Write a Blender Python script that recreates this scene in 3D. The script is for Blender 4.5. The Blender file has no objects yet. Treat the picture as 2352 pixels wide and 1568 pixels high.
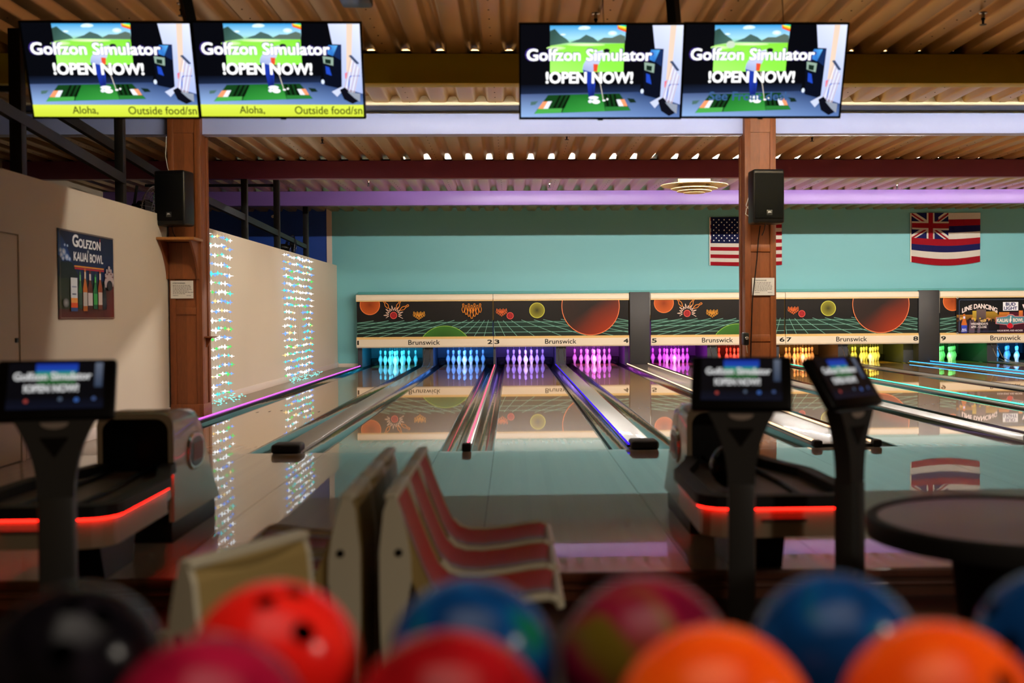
import bpy, bmesh, math, random
from mathutils import Vector, Matrix
random.seed(7)
PI = math.pi
sc = bpy.context.scene
COL = sc.collection

# ------------------------------------------------------------------ camera
LANE_CAM_H = 1.2522
cam_d = bpy.data.cameras.new('camera')
cam_d.sensor_width = 36.0
cam_d.lens = 2583.88 / 2352 * 36.0
cam_d.shift_x = (1176 - 1264.41) / 2352
cam_d.clip_start = 0.05
cam_d.clip_end = 200
cam_d.dof.use_dof = True
cam_d.dof.focus_distance = 20.0
cam_d.dof.aperture_fstop = 1.55
cam = bpy.data.objects.new('camera', cam_d)
COL.objects.link(cam)
_y, _p, _r = math.radians(1.98194), math.radians(1.30956), math.radians(-0.40423)
_f = Vector((math.sin(_y) * math.cos(_p), math.cos(_y) * math.cos(_p), -math.sin(_p)))
_rt = Vector((math.cos(_y), -math.sin(_y), 0))
_up = _rt.cross(_f)
_r2 = math.cos(_r) * _rt + math.sin(_r) * _up
_u2 = -math.sin(_r) * _rt + math.cos(_r) * _up
M = Matrix((_r2, _u2, -_f)).transposed().to_4x4()
M.translation = Vector((0, 0, LANE_CAM_H))
cam.matrix_world = M
sc.camera = cam

# ------------------------------------------------------------------ world, exposure, large lights
w = bpy.data.worlds.new('room_ambient')
sc.world = w
w.use_nodes = True
w.node_tree.nodes['Background'].inputs[0].default_value = (1.0, 0.55, 0.17, 1)
w.node_tree.nodes['Background'].inputs[1].default_value = 0.08
sc.view_settings.view_transform = 'Standard'
sc.view_settings.look = 'None'
sc.view_settings.gamma = 1.0
sc.view_settings.use_curve_mapping = False
sc.view_settings.exposure = 0.0
sc.cycles.use_denoising = True
sc.cycles.max_bounces = 8
sc.cycles.sample_clamp_indirect = 6.0

def area(name, loc, rot, sx, sy, power, color, spread=PI):
    d = bpy.data.lights.new(name, 'AREA')
    d.shape = 'RECTANGLE'
    d.size, d.size_y = sx, sy
    d.energy = power
    d.color = color
    d.spread = spread
    o = bpy.data.objects.new(name, d)
    o.location = loc
    o.rotation_euler = rot
    COL.objects.link(o)
    return o

R = math.radians
# strip lamps fixed behind the olive beam and behind the maroon beam (their housings are built further down)
COVE_A = (11.70, 3.862)      # Y, z of the tubes between olive and lavender beams
COVE_B = (20.05, 3.872)     # tubes between maroon and purple beams
COVE_A_STRENGTH, COVE_B_STRENGTH = 215, 770
# down-light over the seating, behind and to the right of the camera
area('counter_light', (-1.2, -2.4, 3.0), (R(-50), R(-12), 0), 0.28, 0.28, 34, (1.0, 0.88, 0.74))
area('counter_light', (3.2, 0.7, 2.6), (R(0), R(55), 0), 0.35, 0.35, 48, (1.0, 0.88, 0.74))
area('rack_fill', (0.1, 0.6, 3.2), (R(12), 0, 0), 2.6, 1.8, 15.0, (1.0, 0.88, 0.74), R(85))  # wide unseen fill, added to brighten the balls from above

# ------------------------------------------------------------------ helpers
def lin(c):
    if isinstance(c, str):
        c = c.lstrip('#')
        c = tuple(int(c[i:i + 2], 16) / 255 for i in (0, 2, 4))
    return tuple((v / 12.92 if v <= 0.04045 else ((v + 0.055) / 1.055) ** 2.4) for v in c)

MATS = {}
def mat(name, col, rough=0.5, metal=0.0, coat=0.0, spec=0.5, emit=None, estr=0.0, noise=None, bump=None, coat_r=0.03):
    """noise=(scale, amount, stretch(x,y,z)); bump=(scale, strength)"""
    if name in MATS:
        return MATS[name]
    m = bpy.data.materials.new(name)
    m.use_nodes = True
    nt = m.node_tree
    b = nt.nodes['Principled BSDF']
    c = lin(col) if isinstance(col, str) else col
    b.inputs['Base Color'].default_value = (*c, 1)
    b.inputs['Roughness'].default_value = rough
    b.inputs['Metallic'].default_value = metal
    b.inputs['Coat Weight'].default_value = coat
    b.inputs['Coat Roughness'].default_value = coat_r
    b.inputs['Specular IOR Level'].default_value = spec
    if emit is not None:
        e = lin(emit) if isinstance(emit, str) else emit
        b.inputs['Emission Color'].default_value = (*e, 1)
        b.inputs['Emission Strength'].default_value = estr
    if noise or bump:
        tc = nt.nodes.new('ShaderNodeTexCoord')
    if noise:
        mp = nt.nodes.new('ShaderNodeMapping')
        mp.inputs['Scale'].default_value = noise[2]
        nz = nt.nodes.new('ShaderNodeTexNoise')
        nz.inputs['Scale'].default_value = noise[0]
        nz.inputs['Detail'].default_value = 4
        mx = nt.nodes.new('ShaderNodeMix')
        mx.data_type = 'RGBA'
        mx.inputs[6].default_value = (*[v * (1 - noise[1]) for v in c], 1)
        mx.inputs[7].default_value = (*[min(1, v * (1 + noise[1])) for v in c], 1)
        nt.links.new(tc.outputs['Object'], mp.inputs[0])
        nt.links.new(mp.outputs[0], nz.inputs[0])
        nt.links.new(nz.outputs[0], mx.inputs[0])
        nt.links.new(mx.outputs[2], b.inputs['Base Color'])
    if bump:
        nz2 = nt.nodes.new('ShaderNodeTexNoise')
        nz2.inputs['Scale'].default_value = bump[0]
        bp = nt.nodes.new('ShaderNodeBump')
        bp.inputs['Strength'].default_value = bump[1]
        bp.inputs['Distance'].default_value = 0.02
        nt.links.new(tc.outputs['Object'], nz2.inputs[0])
        nt.links.new(nz2.outputs[0], bp.inputs['Height'])
        nt.links.new(bp.outputs[0], b.inputs['Normal'])
        if coat:
            nt.links.new(bp.outputs[0], b.inputs['Coat Normal'])
    MATS[name] = m
    return m

def emat(name, col, strength):
    if name in MATS:
        return MATS[name]
    m = bpy.data.materials.new(name)
    m.use_nodes = True
    nt = m.node_tree
    nt.nodes.remove(nt.nodes['Principled BSDF'])
    e = nt.nodes.new('ShaderNodeEmission')
    c = lin(col) if isinstance(col, str) else col
    e.inputs[0].default_value = (*c, 1)
    e.inputs[1].default_value = strength
    nt.links.new(e.outputs[0], nt.nodes['Material Output'].inputs[0])
    MATS[name] = m
    return m

def print_mat(name, screen=0.0, rough=0.45):
    m = bpy.data.materials.new(name)
    m.use_nodes = True
    nt = m.node_tree
    b = nt.nodes['Principled BSDF']
    a = nt.nodes.new('ShaderNodeAttribute')
    a.attribute_name = 'Col'
    b.inputs['Roughness'].default_value = rough
    if screen:
        b.inputs['Base Color'].default_value = (0.01, 0.01, 0.012, 1)
        b.inputs['Roughness'].default_value = 0.25
        nt.links.new(a.outputs['Color'], b.inputs['Emission Color'])
        b.inputs['Emission Strength'].default_value = screen
    else:
        b.inputs['Specular IOR Level'].default_value = 0.12
        nt.links.new(a.outputs['Color'], b.inputs['Base Color'])
    MATS[name] = m
    return m

class MB:
    """collects plain shapes of ONE part"""
    def __init__(s):
        s.v, s.f, s.sm = [], [], []
    def add(s, vs, fs, smooth=False):
        n = len(s.v)
        s.v += [tuple(v) for v in vs]
        s.f += [tuple(i + n for i in f) for f in fs]
        s.sm += [smooth] * len(fs)
        return s
    def box(s, x0, x1, y0, y1, z0, z1):
        vs = [(x, y, z) for z in (z0, z1) for y in (y0, y1) for x in (x0, x1)]
        return s.add(vs, [(0, 2, 3, 1), (4, 5, 7, 6), (0, 1, 5, 4), (2, 6, 7, 3), (0, 4, 6, 2), (1, 3, 7, 5)])
    def bbox(s, x0, x1, y0, y1, z0, z1, b=0.01, seg=2):
        bm = bmesh.new()
        bmesh.ops.create_cube(bm, size=1)
        for v in bm.verts:
            v.co = Vector(((x0 + x1) / 2 + v.co.x * (x1 - x0), (y0 + y1) / 2 + v.co.y * (y1 - y0), (z0 + z1) / 2 + v.co.z * (z1 - z0)))
        bmesh.ops.bevel(bm, geom=bm.edges[:] , offset=b, segments=seg, affect='EDGES', profile=0.5)
        bm.verts.index_update()
        s.add([v.co[:] for v in bm.verts], [[v.index for v in f.verts] for f in bm.faces], True)
        bm.free()
        return s
    def prism(s, pts, axis, a, b, smooth=False):
        """pts 2D outline extruded along axis ('x': (y,z), 'y': (x,z), 'z': (x,y))"""
        def P(p, t):
            return {'x': (t, p[0], p[1]), 'y': (p[0], t, p[1]), 'z': (p[0], p[1], t)}[axis]
        n = len(pts)
        vs = [P(p, a) for p in pts] + [P(p, b) for p in pts]
        fs = [tuple(range(n)), tuple(range(2 * n - 1, n - 1, -1))] + [(i, (i + 1) % n, n + (i + 1) % n, n + i) for i in range(n)]
        return s.add(vs, fs, smooth)
    def tube(s, p0, p1, r, n=8, r1=None):
        p0, p1 = Vector(p0), Vector(p1)
        d = (p1 - p0).normalized()
        a = d.orthogonal().normalized()
        b = d.cross(a)
        r1 = r if r1 is None else r1
        vs = [p0 + r * (math.cos(t) * a + math.sin(t) * b) for t in [2 * PI * i / n for i in range(n)]]
        vs += [p1 + r1 * (math.cos(t) * a + math.sin(t) * b) for t in [2 * PI * i / n for i in range(n)]]
        return s.add(vs, [(i, (i + 1) % n, n + (i + 1) % n, n + i) for i in range(n)] + [tuple(range(n - 1, -1, -1)), tuple(range(n, 2 * n))], True)
    def path(s, pts, r, n=6):
        for a, b in zip(pts[:-1], pts[1:]):
            s.tube(a, b, r, n)
        return s
    def lathe(s, prof, n=24, c=(0, 0, 0)):
        """prof [(r,z)] revolved about z"""
        k = len(prof)
        vs = [(c[0] + r * math.cos(2 * PI * i / n), c[1] + r * math.sin(2 * PI * i / n), c[2] + z) for i in range(n) for r, z in prof]
        fs = [(i * k + j, ((i + 1) % n) * k + j, ((i + 1) % n) * k + j + 1, i * k + j + 1) for i in range(n) for j in range(k - 1)]
        return s.add(vs, fs, True)
    def obar(s, p0, p1, wx, wz):
        """square bar between two points (wx across, wz in height)"""
        p0, p1 = Vector(p0), Vector(p1)
        d = (p1 - p0).normalized()
        side = d.cross(Vector((0, 0, 1)))
        side = side.normalized() if side.length > 1e-4 else Vector((1, 0, 0))
        up = side.cross(d).normalized()
        vs = []
        for p in (p0, p1):
            for a, b in ((-1, -1), (1, -1), (1, 1), (-1, 1)):
                vs.append(p + side * a * wx / 2 + up * b * wz / 2)
        return s.add(vs, [(0, 1, 2, 3), (7, 6, 5, 4), (0, 4, 5, 1), (1, 5, 6, 2), (2, 6, 7, 3), (3, 7, 4, 0)])
    def mesh(s, name):
        me = bpy.data.meshes.new(name)
        me.from_pydata(s.v, [], s.f)
        me.polygons.foreach_set('use_smooth', s.sm)
        me.update()
        return me

def link(name, me, m=None, parent=None, loc=None):
    o = bpy.data.objects.new(name, me)
    COL.objects.link(o)
    if m is not None and me is not None and not me.materials:
        me.materials.append(m)
    if parent is not None:
        o.parent = parent
    if loc is not None:
        o.location = loc
    return o

def build(name, mb, m, parent=None, loc=None):
    me = mb.mesh(name)
    bm = bmesh.new()
    bm.from_mesh(me)
    bmesh.ops.recalc_face_normals(bm, faces=bm.faces[:])
    bm.to_mesh(me)
    bm.free()
    o = link(name, me, m, parent, loc)
    if any(mb.sm):
        try:
            me.set_sharp_from_angle(angle=R(40))
        except Exception:
            pass
    return o

def tag(o, label=None, cat=None, group=None, kind=None):
    if label: o['label'] = label
    if cat: o['category'] = cat
    if group: o['group'] = group
    if kind: o['kind'] = kind
    return o

def thing(name, label, cat, loc=(0, 0, 0), rz=0.0, group=None, kind=None):
    o = bpy.data.objects.new(name, None)
    o.empty_display_size = 0.1
    COL.objects.link(o)
    o.location = loc
    o.rotation_euler = (0, 0, rz)
    return tag(o, label, cat, group, kind)

def copy_tree(o, parent=None):
    c = o.copy()
    COL.objects.link(c)
    c.parent = parent
    for ch in [x for x in o.children]:
        copy_tree(ch, c)
    return c

# ---- flat print: polygons with colour, layered by fractions of a millimetre
_TXT = {}
def text_mesh(body, bold=0.0):
    key = (body, bold)
    if key in _TXT:
        return _TXT[key]
    cu = bpy.data.curves.new('t', 'FONT')
    cu.body = body
    cu.size = 1.0
    cu.offset = bold
    cu.fill_mode = 'FRONT'
    cu.resolution_u = 3
    o = bpy.data.objects.new('t', cu)
    COL.objects.link(o)
    dg = bpy.context.evaluated_depsgraph_get()
    dg.update()
    e = o.evaluated_get(dg)
    me = e.to_mesh()
    vs = [(v.co.x, v.co.y) for v in me.vertices]
    fs = [tuple(p.vertices) for p in me.polygons]
    e.to_mesh_clear()
    bpy.data.objects.remove(o)
    bpy.data.curves.remove(cu)
    x0 = min(v[0] for v in vs); x1 = max(v[0] for v in vs)
    y0 = min(v[1] for v in vs); y1 = max(v[1] for v in vs)
    _TXT[key] = (vs, fs, x0, x1, y0, y1)
    return _TXT[key]

class Canvas:
    def __init__(s):
        s.v, s.f, s.c, s.layer = [], [], [], 0
        s.clip = None
        s.strip = None
        s.jit = 0.0
    def up(s, n=1):
        s.layer += n
        return s
    def _cut(s, poly, axis, t, keep_less):
        out = []
        for i in range(len(poly)):
            a, b = poly[i], poly[(i + 1) % len(poly)]
            ia = (a[0][axis] <= t) == keep_less or a[0][axis] == t
            ib = (b[0][axis] <= t) == keep_less or b[0][axis] == t
            if ia:
                out.append(a)
            if ia != ib:
                k = (t - a[0][axis]) / (b[0][axis] - a[0][axis])
                out.append((tuple(a[0][j] + k * (b[0][j] - a[0][j]) for j in (0, 1)), tuple(a[1][j] + k * (b[1][j] - a[1][j]) for j in (0, 1, 2))))
        return out
    def poly(s, pts, cols):
        if isinstance(cols, str) or (len(cols) == 3 and not isinstance(cols[0], (tuple, list, str))):
            cols = [cols] * len(pts)
        cols = [lin(c) if isinstance(c, str) else c for c in cols]
        P = list(zip([tuple(p) for p in pts], cols))
        if s.clip:
            x0, x1, y0, y1 = s.clip
            for ax, t, less in ((0, x0, False), (0, x1, True), (1, y0, False), (1, y1, True)):
                P = s._cut(P, ax, t, less)
                if len(P) < 3:
                    return s
        pieces = [P]
        if s.strip:
            xs = [p[0][0] for p in P]
            k0, k1 = math.floor(min(xs) / s.strip) + 1, math.ceil(max(xs) / s.strip)
            pieces, rest = [], P
            for k in range(k0, k1):
                a = s._cut(rest, 0, k * s.strip, True)
                rest = s._cut(rest, 0, k * s.strip, False)
                if len(a) > 2: pieces.append(a)
                if len(rest) < 3: break
            if len(rest) > 2: pieces.append(rest)
        for Q in pieces:
            n = len(s.v)
            s.jit = (s.jit + 0.0171) % 0.93      # pieces of one layer never share a plane
            s.v += [(q[0][0], q[0][1], s.layer + s.jit) for q in Q]
            s.f.append(tuple(range(n, n + len(Q))))
            s.c.append([q[1] for q in Q])
        return s
    def rect(s, x0, x1, y0, y1, c, c2=None):
        """c at the bottom, c2 at the top"""
        c2 = c2 or c
        return s.poly([(x0, y0), (x1, y0), (x1, y1), (x0, y1)], [c, c, c2, c2])
    def disc(s, x, y, r, c, cc=None, n=32, ry=None, a0=0.0, a1=2 * PI):
        """rim colour c, centre colour cc"""
        cc = cc or c
        ry = ry or r
        for i in range(n):
            a, b = a0 + (a1 - a0) * i / n, a0 + (a1 - a0) * (i + 1) / n
            s.poly([(x, y), (x + r * math.cos(a), y + ry * math.sin(a)), (x + r * math.cos(b), y + ry * math.sin(b))], [cc, c, c])
        return s
    def ring(s, x, y, r, wd, c, n=40):
        for i in range(n):
            a, b = 2 * PI * i / n, 2 * PI * (i + 1) / n
            s.poly([(x + (r - wd) * math.cos(a), y + (r - wd) * math.sin(a)), (x + r * math.cos(a), y + r * math.sin(a)),
                    (x + r * math.cos(b), y + r * math.sin(b)), (x + (r - wd) * math.cos(b), y + (r - wd) * math.sin(b))], c)
        return s
    def line(s, pts, wd, c, closed=False):
        P = list(pts) + ([pts[0]] if closed else [])
        for a, b in zip(P[:-1], P[1:]):
            dx, dy = b[0] - a[0], b[1] - a[1]
            L = math.hypot(dx, dy)
            if L < 1e-6: continue
            nx, ny = -dy / L * wd / 2, dx / L * wd / 2
            s.poly([(a[0] + nx, a[1] + ny), (a[0] - nx, a[1] - ny), (b[0] - nx, b[1] - ny), (b[0] + nx, b[1] + ny)], c)
        return s
    def text(s, body, x, y, h, c, width=None, bold=0.0, align='c', warp=None):
        """baseline-left/centre at (x,y), h = full ink height, width = full ink width"""
        vs, fs, x0, x1, y0, y1 = text_mesh(body, 0.0)
        sy = h / (y1 - y0)
        sx = (width / (x1 - x0)) if width else sy
        W = (x1 - x0) * sx
        ox = x - (W / 2 if align == 'c' else 0)
        k = bold * h * 1.15
        for (dx, dy) in ([(0, 0)] if bold < 0.005 else [(-k, 0), (k, 0), (0, 0), (-k * 0.7, k * 0.7), (k * 0.7, k * 0.7), (-k * 0.7, -k * 0.7), (k * 0.7, -k * 0.7)]):
            for f in fs:
                pts = [((vs[i][0] - x0) * sx + ox + dx, (vs[i][1] - y0) * sy + y + dy) for i in f]
                if warp: pts = [warp(p) for p in pts]
                s.poly(pts, c)
        return s
    def build(s, name, m, parent, fn):
        """fn(u, v, layer) -> xyz"""
        me = bpy.data.meshes.new(name)
        me.from_pydata([fn(*v) for v in s.v], [], s.f)
        at = me.color_attributes.new('Col', 'FLOAT_COLOR', 'CORNER')
        flat = []
        for cs in s.c:
            for c in cs:
                flat += [c[0], c[1], c[2], 1.0]
        at.data.foreach_set('color', flat)
        me.update()
        return link(name, me, m, parent)

PIN_PROF = [(0.0, 0.0), (0.0258, 0.0), (0.0286, 0.006), (0.0358, 0.057), (0.0498, 0.0857), (0.0605, 0.1143), (0.0579, 0.149), (0.047, 0.184), (0.0313, 0.219), (0.0249, 0.238), (0.0228, 0.254), (0.0236, 0.276), (0.0278, 0.3), (0.0318, 0.325), (0.0323, 0.343), (0.0285, 0.365), (0.018, 0.377), (0.0, 0.381)]
def pin_outline(cx, cy, h, rot=0.0):
    k = h / 0.381
    pts = [(r * k, z * k - h / 2) for r, z in PIN_PROF[1:-1]]
    pts = pts + [(-x, y) for x, y in reversed(pts)]
    c, s = math.cos(rot), math.sin(rot)
    return [(cx + x * c - y * s, cy + x * s + y * c) for x, y in pts]

PRINT = print_mat('printed_panel', rough=0.4)
PRINT_CLOTH = print_mat('printed_cloth', rough=0.8)
SCREEN = print_mat('screen_picture', screen=1.25)
SCREEN_DIM = print_mat('console_picture', screen=0.55)

# ------------------------------------------------------------------ materials
def board_mat(name, c0, c1, width, rough, coat, axis=0, bump=0.0):
    """long boards along Y, each with its own tone"""
    m = bpy.data.materials.new(name)
    m.use_nodes = True
    nt = m.node_tree
    b = nt.nodes['Principled BSDF']
    tc = nt.nodes.new('ShaderNodeTexCoord')
    sx = nt.nodes.new('ShaderNodeSeparateXYZ')
    mu = nt.nodes.new('ShaderNodeMath'); mu.operation = 'MULTIPLY'; mu.inputs[1].default_value = 1 / width
    fl = nt.nodes.new('ShaderNodeMath'); fl.operation = 'FLOOR'
    wn = nt.nodes.new('ShaderNodeTexWhiteNoise'); wn.noise_dimensions = '1D'
    mp = nt.nodes.new('ShaderNodeMapping'); mp.inputs['Scale'].default_value = (60, 1.5, 10)
    nz = nt.nodes.new('ShaderNodeTexNoise'); nz.inputs['Scale'].default_value = 1.0; nz.inputs['Detail'].default_value = 3
    ad = nt.nodes.new('ShaderNodeMath'); ad.operation = 'MULTIPLY_ADD'; ad.inputs[1].default_value = 0.55
    mx = nt.nodes.new('ShaderNodeMix'); mx.data_type = 'RGBA'
    mx.inputs[6].default_value = (*lin(c0), 1)
    mx.inputs[7].default_value = (*lin(c1), 1)
    L = nt.links.new
    L(tc.outputs['Object'], sx.inputs[0]); L(sx.outputs[axis], mu.inputs[0]); L(mu.outputs[0], fl.inputs[0]); L(fl.outputs[0], wn.inputs['W'])
    L(tc.outputs['Object'], mp.inputs[0]); L(mp.outputs[0], nz.inputs[0])
    L(wn.outputs['Value'], ad.inputs[0])
    half = nt.nodes.new('ShaderNodeMath'); half.operation = 'MULTIPLY'; half.inputs[1].default_value = 0.5
    L(nz.outputs[0], half.inputs[0]); L(half.outputs[0], ad.inputs[2])
    L(ad.outputs[0], mx.inputs[0]); L(mx.outputs[2], b.inputs['Base Color'])
    b.inputs['Roughness'].default_value = rough
    b.inputs['Coat Weight'].default_value = coat
    b.inputs['Coat Roughness'].default_value = 0.02
    b.inputs['Coat IOR'].default_value = 1.55
    if bump:
        nb = nt.nodes.new('ShaderNodeTexNoise'); nb.inputs['Scale'].default_value = 1.3
        bp = nt.nodes.new('ShaderNodeBump'); bp.inputs['Strength'].default_value = bump; bp.inputs['Distance'].default_value = 0.01
        L(tc.outputs['Object'], nb.inputs[0]); L(nb.outputs[0], bp.inputs['Height']); L(bp.outputs[0], b.inputs['Coat Normal'])
    MATS[name] = m
    return m

M_LANE = board_mat('lane_maple', '#946730', '#a87a3e', 0.02703, 0.35, 1.0)
M_APPR = board_mat('approach_panel', '#b6a893', '#c3b6a1', 0.06, 0.30, 0.8, bump=0.004)
M_GUTTER = mat('gutter_plastic', '#08090b', 0.10, coat=0.2, bump=(2.5, 0.08))
M_CAP = mat('divider_cap', '#6f695f', 0.38, coat=0.12, bump=(6, 0.08))
M_BLACK = mat('black_plastic', '#0b0b0c', 0.4, spec=0.25)
M_BLACKM = mat('black_metal', '#121314', 0.45, metal=0.3)
M_RUBBER = mat('black_rubber', '#0a0a0a', 0.6)
M_TEAL = mat('teal_paint', '#6db2b6', 0.5, noise=(0.35, 0.05, (1, 1, 4)))
M_BLUE = mat('blue_paint', '#0f3d94', 0.5)
M_WHITEWALL = mat('white_wall_paint', '#cdbfa8', 0.55, noise=(0.8, 0.03, (1, 1, 1)))
M_TRIMW = mat('white_trim', '#d8c9b8', 0.5)
M_CREAM = mat('cream_plastic', '#ead9bc', 0.35, noise=(1.2, 0.04, (1, 1, 1)))
M_CREAMEDGE = mat('cream_edge_band', '#e8c07a', 0.35)
M_DECK = mat('roof_deck_metal', '#c2a06a', 0.34, metal=0.75, noise=(1.0, 0.12, (2.5, 0.25, 1)))
M_PANELBLK = mat('black_panel', '#1d1d1e', 0.5)
M_WOOD = board_mat('post_wood', '#5e2f12', '#9a5527', 0.16, 0.5, 0.0)
M_WOODL = board_mat('shelf_wood', '#8a5525', '#b87c3c', 0.2, 0.4, 0.2)
M_STEP = board_mat('step_wood', '#4a2410', '#7a4426', 0.09, 0.4, 0.3)
M_FLOOR = mat('seating_floor', '#30180e', 0.45, coat=0.05, noise=(2.5, 0.25, (1, 6, 1)))
M_SIDEFLOOR = mat('side_floor', '#8b7a68', 0.35)
M_DARK = mat('dark_cloth', '#0b0b0d', 0.9)
M_PIN = mat('pin_plastic', '#f2efe8', 0.25, coat=0.6)
M_PINSTRIPE = mat('pin_stripe_red', '#8c1520', 0.3)
M_CHROME = mat('chrome', '#c8c8c8', 0.2, metal=1.0)
M_GREYP = mat('grey_plastic', '#3a3a39', 0.45)
M_PAPER = mat('paper', '#e8e2d4', 0.7)
M_WHITEPL = mat('white_plastic', '#d9d2c4', 0.5)

# ------------------------------------------------------------------ layout (metres; camera stands at X=0,Y=0; lane surface z=0)
FOUL = 10.45
PINY = FOUL + 18.288
LANES = [(-3.496, -2.442), (-1.735, -0.681), (-0.170, 0.884), (1.585, 2.639), (3.645, 4.699),
         (5.400, 6.454), (6.970, 8.024), (8.727, 9.781), (10.790, 11.844), (12.550, 13.604)]
WALLY = 28.40
MASKY = 28.05
DECKZ = 3.90
FLOORZ = -0.14
STEPY = 5.47
XL, XR = -8.5, 16.0

# ------------------------------------------------------------------ structure
fl = thing('floor', None, None, kind='structure')
seams = [-8.5, -6.2, -4.42, -3.496, -2.442, -1.735, -0.681, -0.170, 0.884, 1.585, 2.639, 3.645, 4.699, 5.400, 6.454, 6.970, 8.024, 8.727, 9.781, 10.790, 11.844, 12.55, 16.0]
for a, b in zip(seams[:-1], seams[1:]):
    build('panel', MB().box(a + 0.0015, b - 0.0015, STEPY, FOUL - 0.004, -0.05, 0), M_APPR, fl)
build('sub_floor', MB().box(XL, XR, STEPY + 0.01, 31.0, -0.30, -0.12), M_DARK, fl)
build('side_strip', MB().box(-4.36, -3.79, FOUL, WALLY, -0.12, 0.0), M_SIDEFLOOR, fl)
build('side_strip', MB().box(XL, -4.44, FOUL, WALLY, -0.12, 0.0), M_SIDEFLOOR, fl)
build('side_strip', MB().box(13.85, XR, FOUL, WALLY, -0.12, 0.0), M_SIDEFLOOR, fl)

fs = tag(build('floor_seating', MB().box(XL, XR, -3.0, STEPY, FLOORZ - 0.1, FLOORZ), M_FLOOR), kind='structure')
tr = tag(build('trim_1', MB().bbox(XL, XR, STEPY - 0.035, STEPY, -0.045, 0.001, 0.008), M_STEP), kind='structure')
build('riser', MB().box(XL, XR, STEPY - 0.008, STEPY, FLOORZ, -0.045), M_STEP, tr)
build('moulding', MB().bbox(XL, XR, STEPY - 0.03, STEPY - 0.008, -0.085, -0.068, 0.006), M_STEP, tr)

# back wall: teal above and beside the pinsetter openings, blue beyond the partition
wb = MB()
wb.box(-4.475, XR, WALLY, WALLY + 0.15, 1.70, 4.2)
wall_back = tag(build('wall_back', wb, M_TEAL), kind='structure')
tag(build('wall_back_side', MB().box(-4.475, -3.80, WALLY, WALLY + 0.15, 0, 1.70), M_TEAL), kind='structure')
build('ledge', MB().bbox(-3.80, XR, MASKY + 0.03, WALLY, 1.805, 1.875, 0.01), mat('teal_ledge_paint', '#4f9a98', 0.5), wall_back)
tag(build('wall_corner', MB().box(XL, -4.605, WALLY, WALLY + 0.15, 0, 4.2), M_BLUE), kind='structure')
tag(build('trim_2', MB().box(-4.605, -4.475, WALLY - 0.02, WALLY + 0.15, 0, 4.2), M_TRIMW), kind='structure')
tag(build('baseboard_back', MB().bbox(-4.36, -3.84, WALLY - 0.015, WALLY, 0, 0.09, 0.005), M_TRIMW), kind='structure')
tag(build('wall_left', MB().box(-4.44, -4.36, 7.0, WALLY - 0.02, 0.0, 2.55), M_WHITEWALL), kind='structure')
wl = bpy.data.objects['wall_left']
tag(build('baseboard_left', MB().bbox(-4.36, -4.342, 10.2, WALLY - 0.02, 0.0, 0.12, 0.006), M_TRIMW), kind='structure')
tag(build('wall_far_left', MB().box(XL - 0.1, XL, -3.0, WALLY, -0.2, 4.2), M_WHITEWALL), kind='structure')
tag(build('wall_right', MB().box(XR, XR + 0.1, -3.0, WALLY, -0.2, 4.2), M_WHITEWALL), kind='structure')
# door in the partition at the far left
dr = thing('door_1', None, None, kind='structure')
build('door_leaf', MB().bbox(-4.362, -4.335, 9.05, 10.06, 0.01, 1.99, 0.004), M_WHITEWALL, dr)
build('door_frame', MB().box(-4.362, -4.325, 10.07, 10.14, 0, 2.06).box(-4.362, -4.325, 8.9, 10.0695, 2.0, 2.06), M_WHITEWALL, dr)
build('door_latch', MB().bbox(-4.337, -4.322, 9.98, 10.03, 1.05, 1.09, 0.004), M_BLACKM, dr)

# ceiling: corrugated steel deck, sheets of three flutes
P0 = 0.352
def deck_prof():
    pts = []
    for k in range(3):
        x = k * P0
        pts += [(x, 0), (x + 0.150, 0), (x + 0.168, 0.006), (x + 0.180, 0.018), (x + 0.205, 0.066), (x + 0.216, 0.076), (x + 0.232, 0.082),
                (x + 0.270, 0.082), (x + 0.286, 0.076), (x + 0.297, 0.066), (x + 0.322, 0.018), (x + 0.334, 0.006)]
    pts.append((3 * P0, 0))
    return pts
ceil = thing('ceiling', None, None, kind='structure')
dp = deck_prof()
Y0, Y1 = -3.0, WALLY + 0.15
dv = [(x, y, z) for y in (Y0, Y1) for x, z in dp] + [(x, y, z + 0.012) for y in (Y0, Y1) for x, z in dp]
nd = len(dp)
df = [(i, i + 1, nd + i + 1, nd + i) for i in range(nd - 1)] + [(2 * nd + i, 3 * nd + i, 3 * nd + i + 1, 2 * nd + i + 1) for i in range(nd - 1)]
sheet = MB().add(dv, df, True).mesh('deck_sheet')
sheet.set_sharp_from_angle(angle=R(50))
sheet.materials.append(M_DECK)
rv = MB()
y = 0.2
while y < WALLY:
    rv.lathe([(0.0, -0.006), (0.006, -0.005), (0.009, 0.0)], 6, (0, y, 0))
    y += 0.30
riv = rv.mesh('rivets')
riv.materials.append(mat('rivet_steel', '#4a3a28', 0.5, metal=0.6))
nsh = int((XR - XL) / (3 * P0)) + 2
for k in range(nsh):
    x = XL - 0.2 + k * 3 * P0
    s_ = link('deck_sheet', sheet, None, ceil, (x, 0, DECKZ))
    r_ = link('rivets', riv, None, s_, (0.075, 0, 0))
    r_['kind'] = 'stuff'

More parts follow.
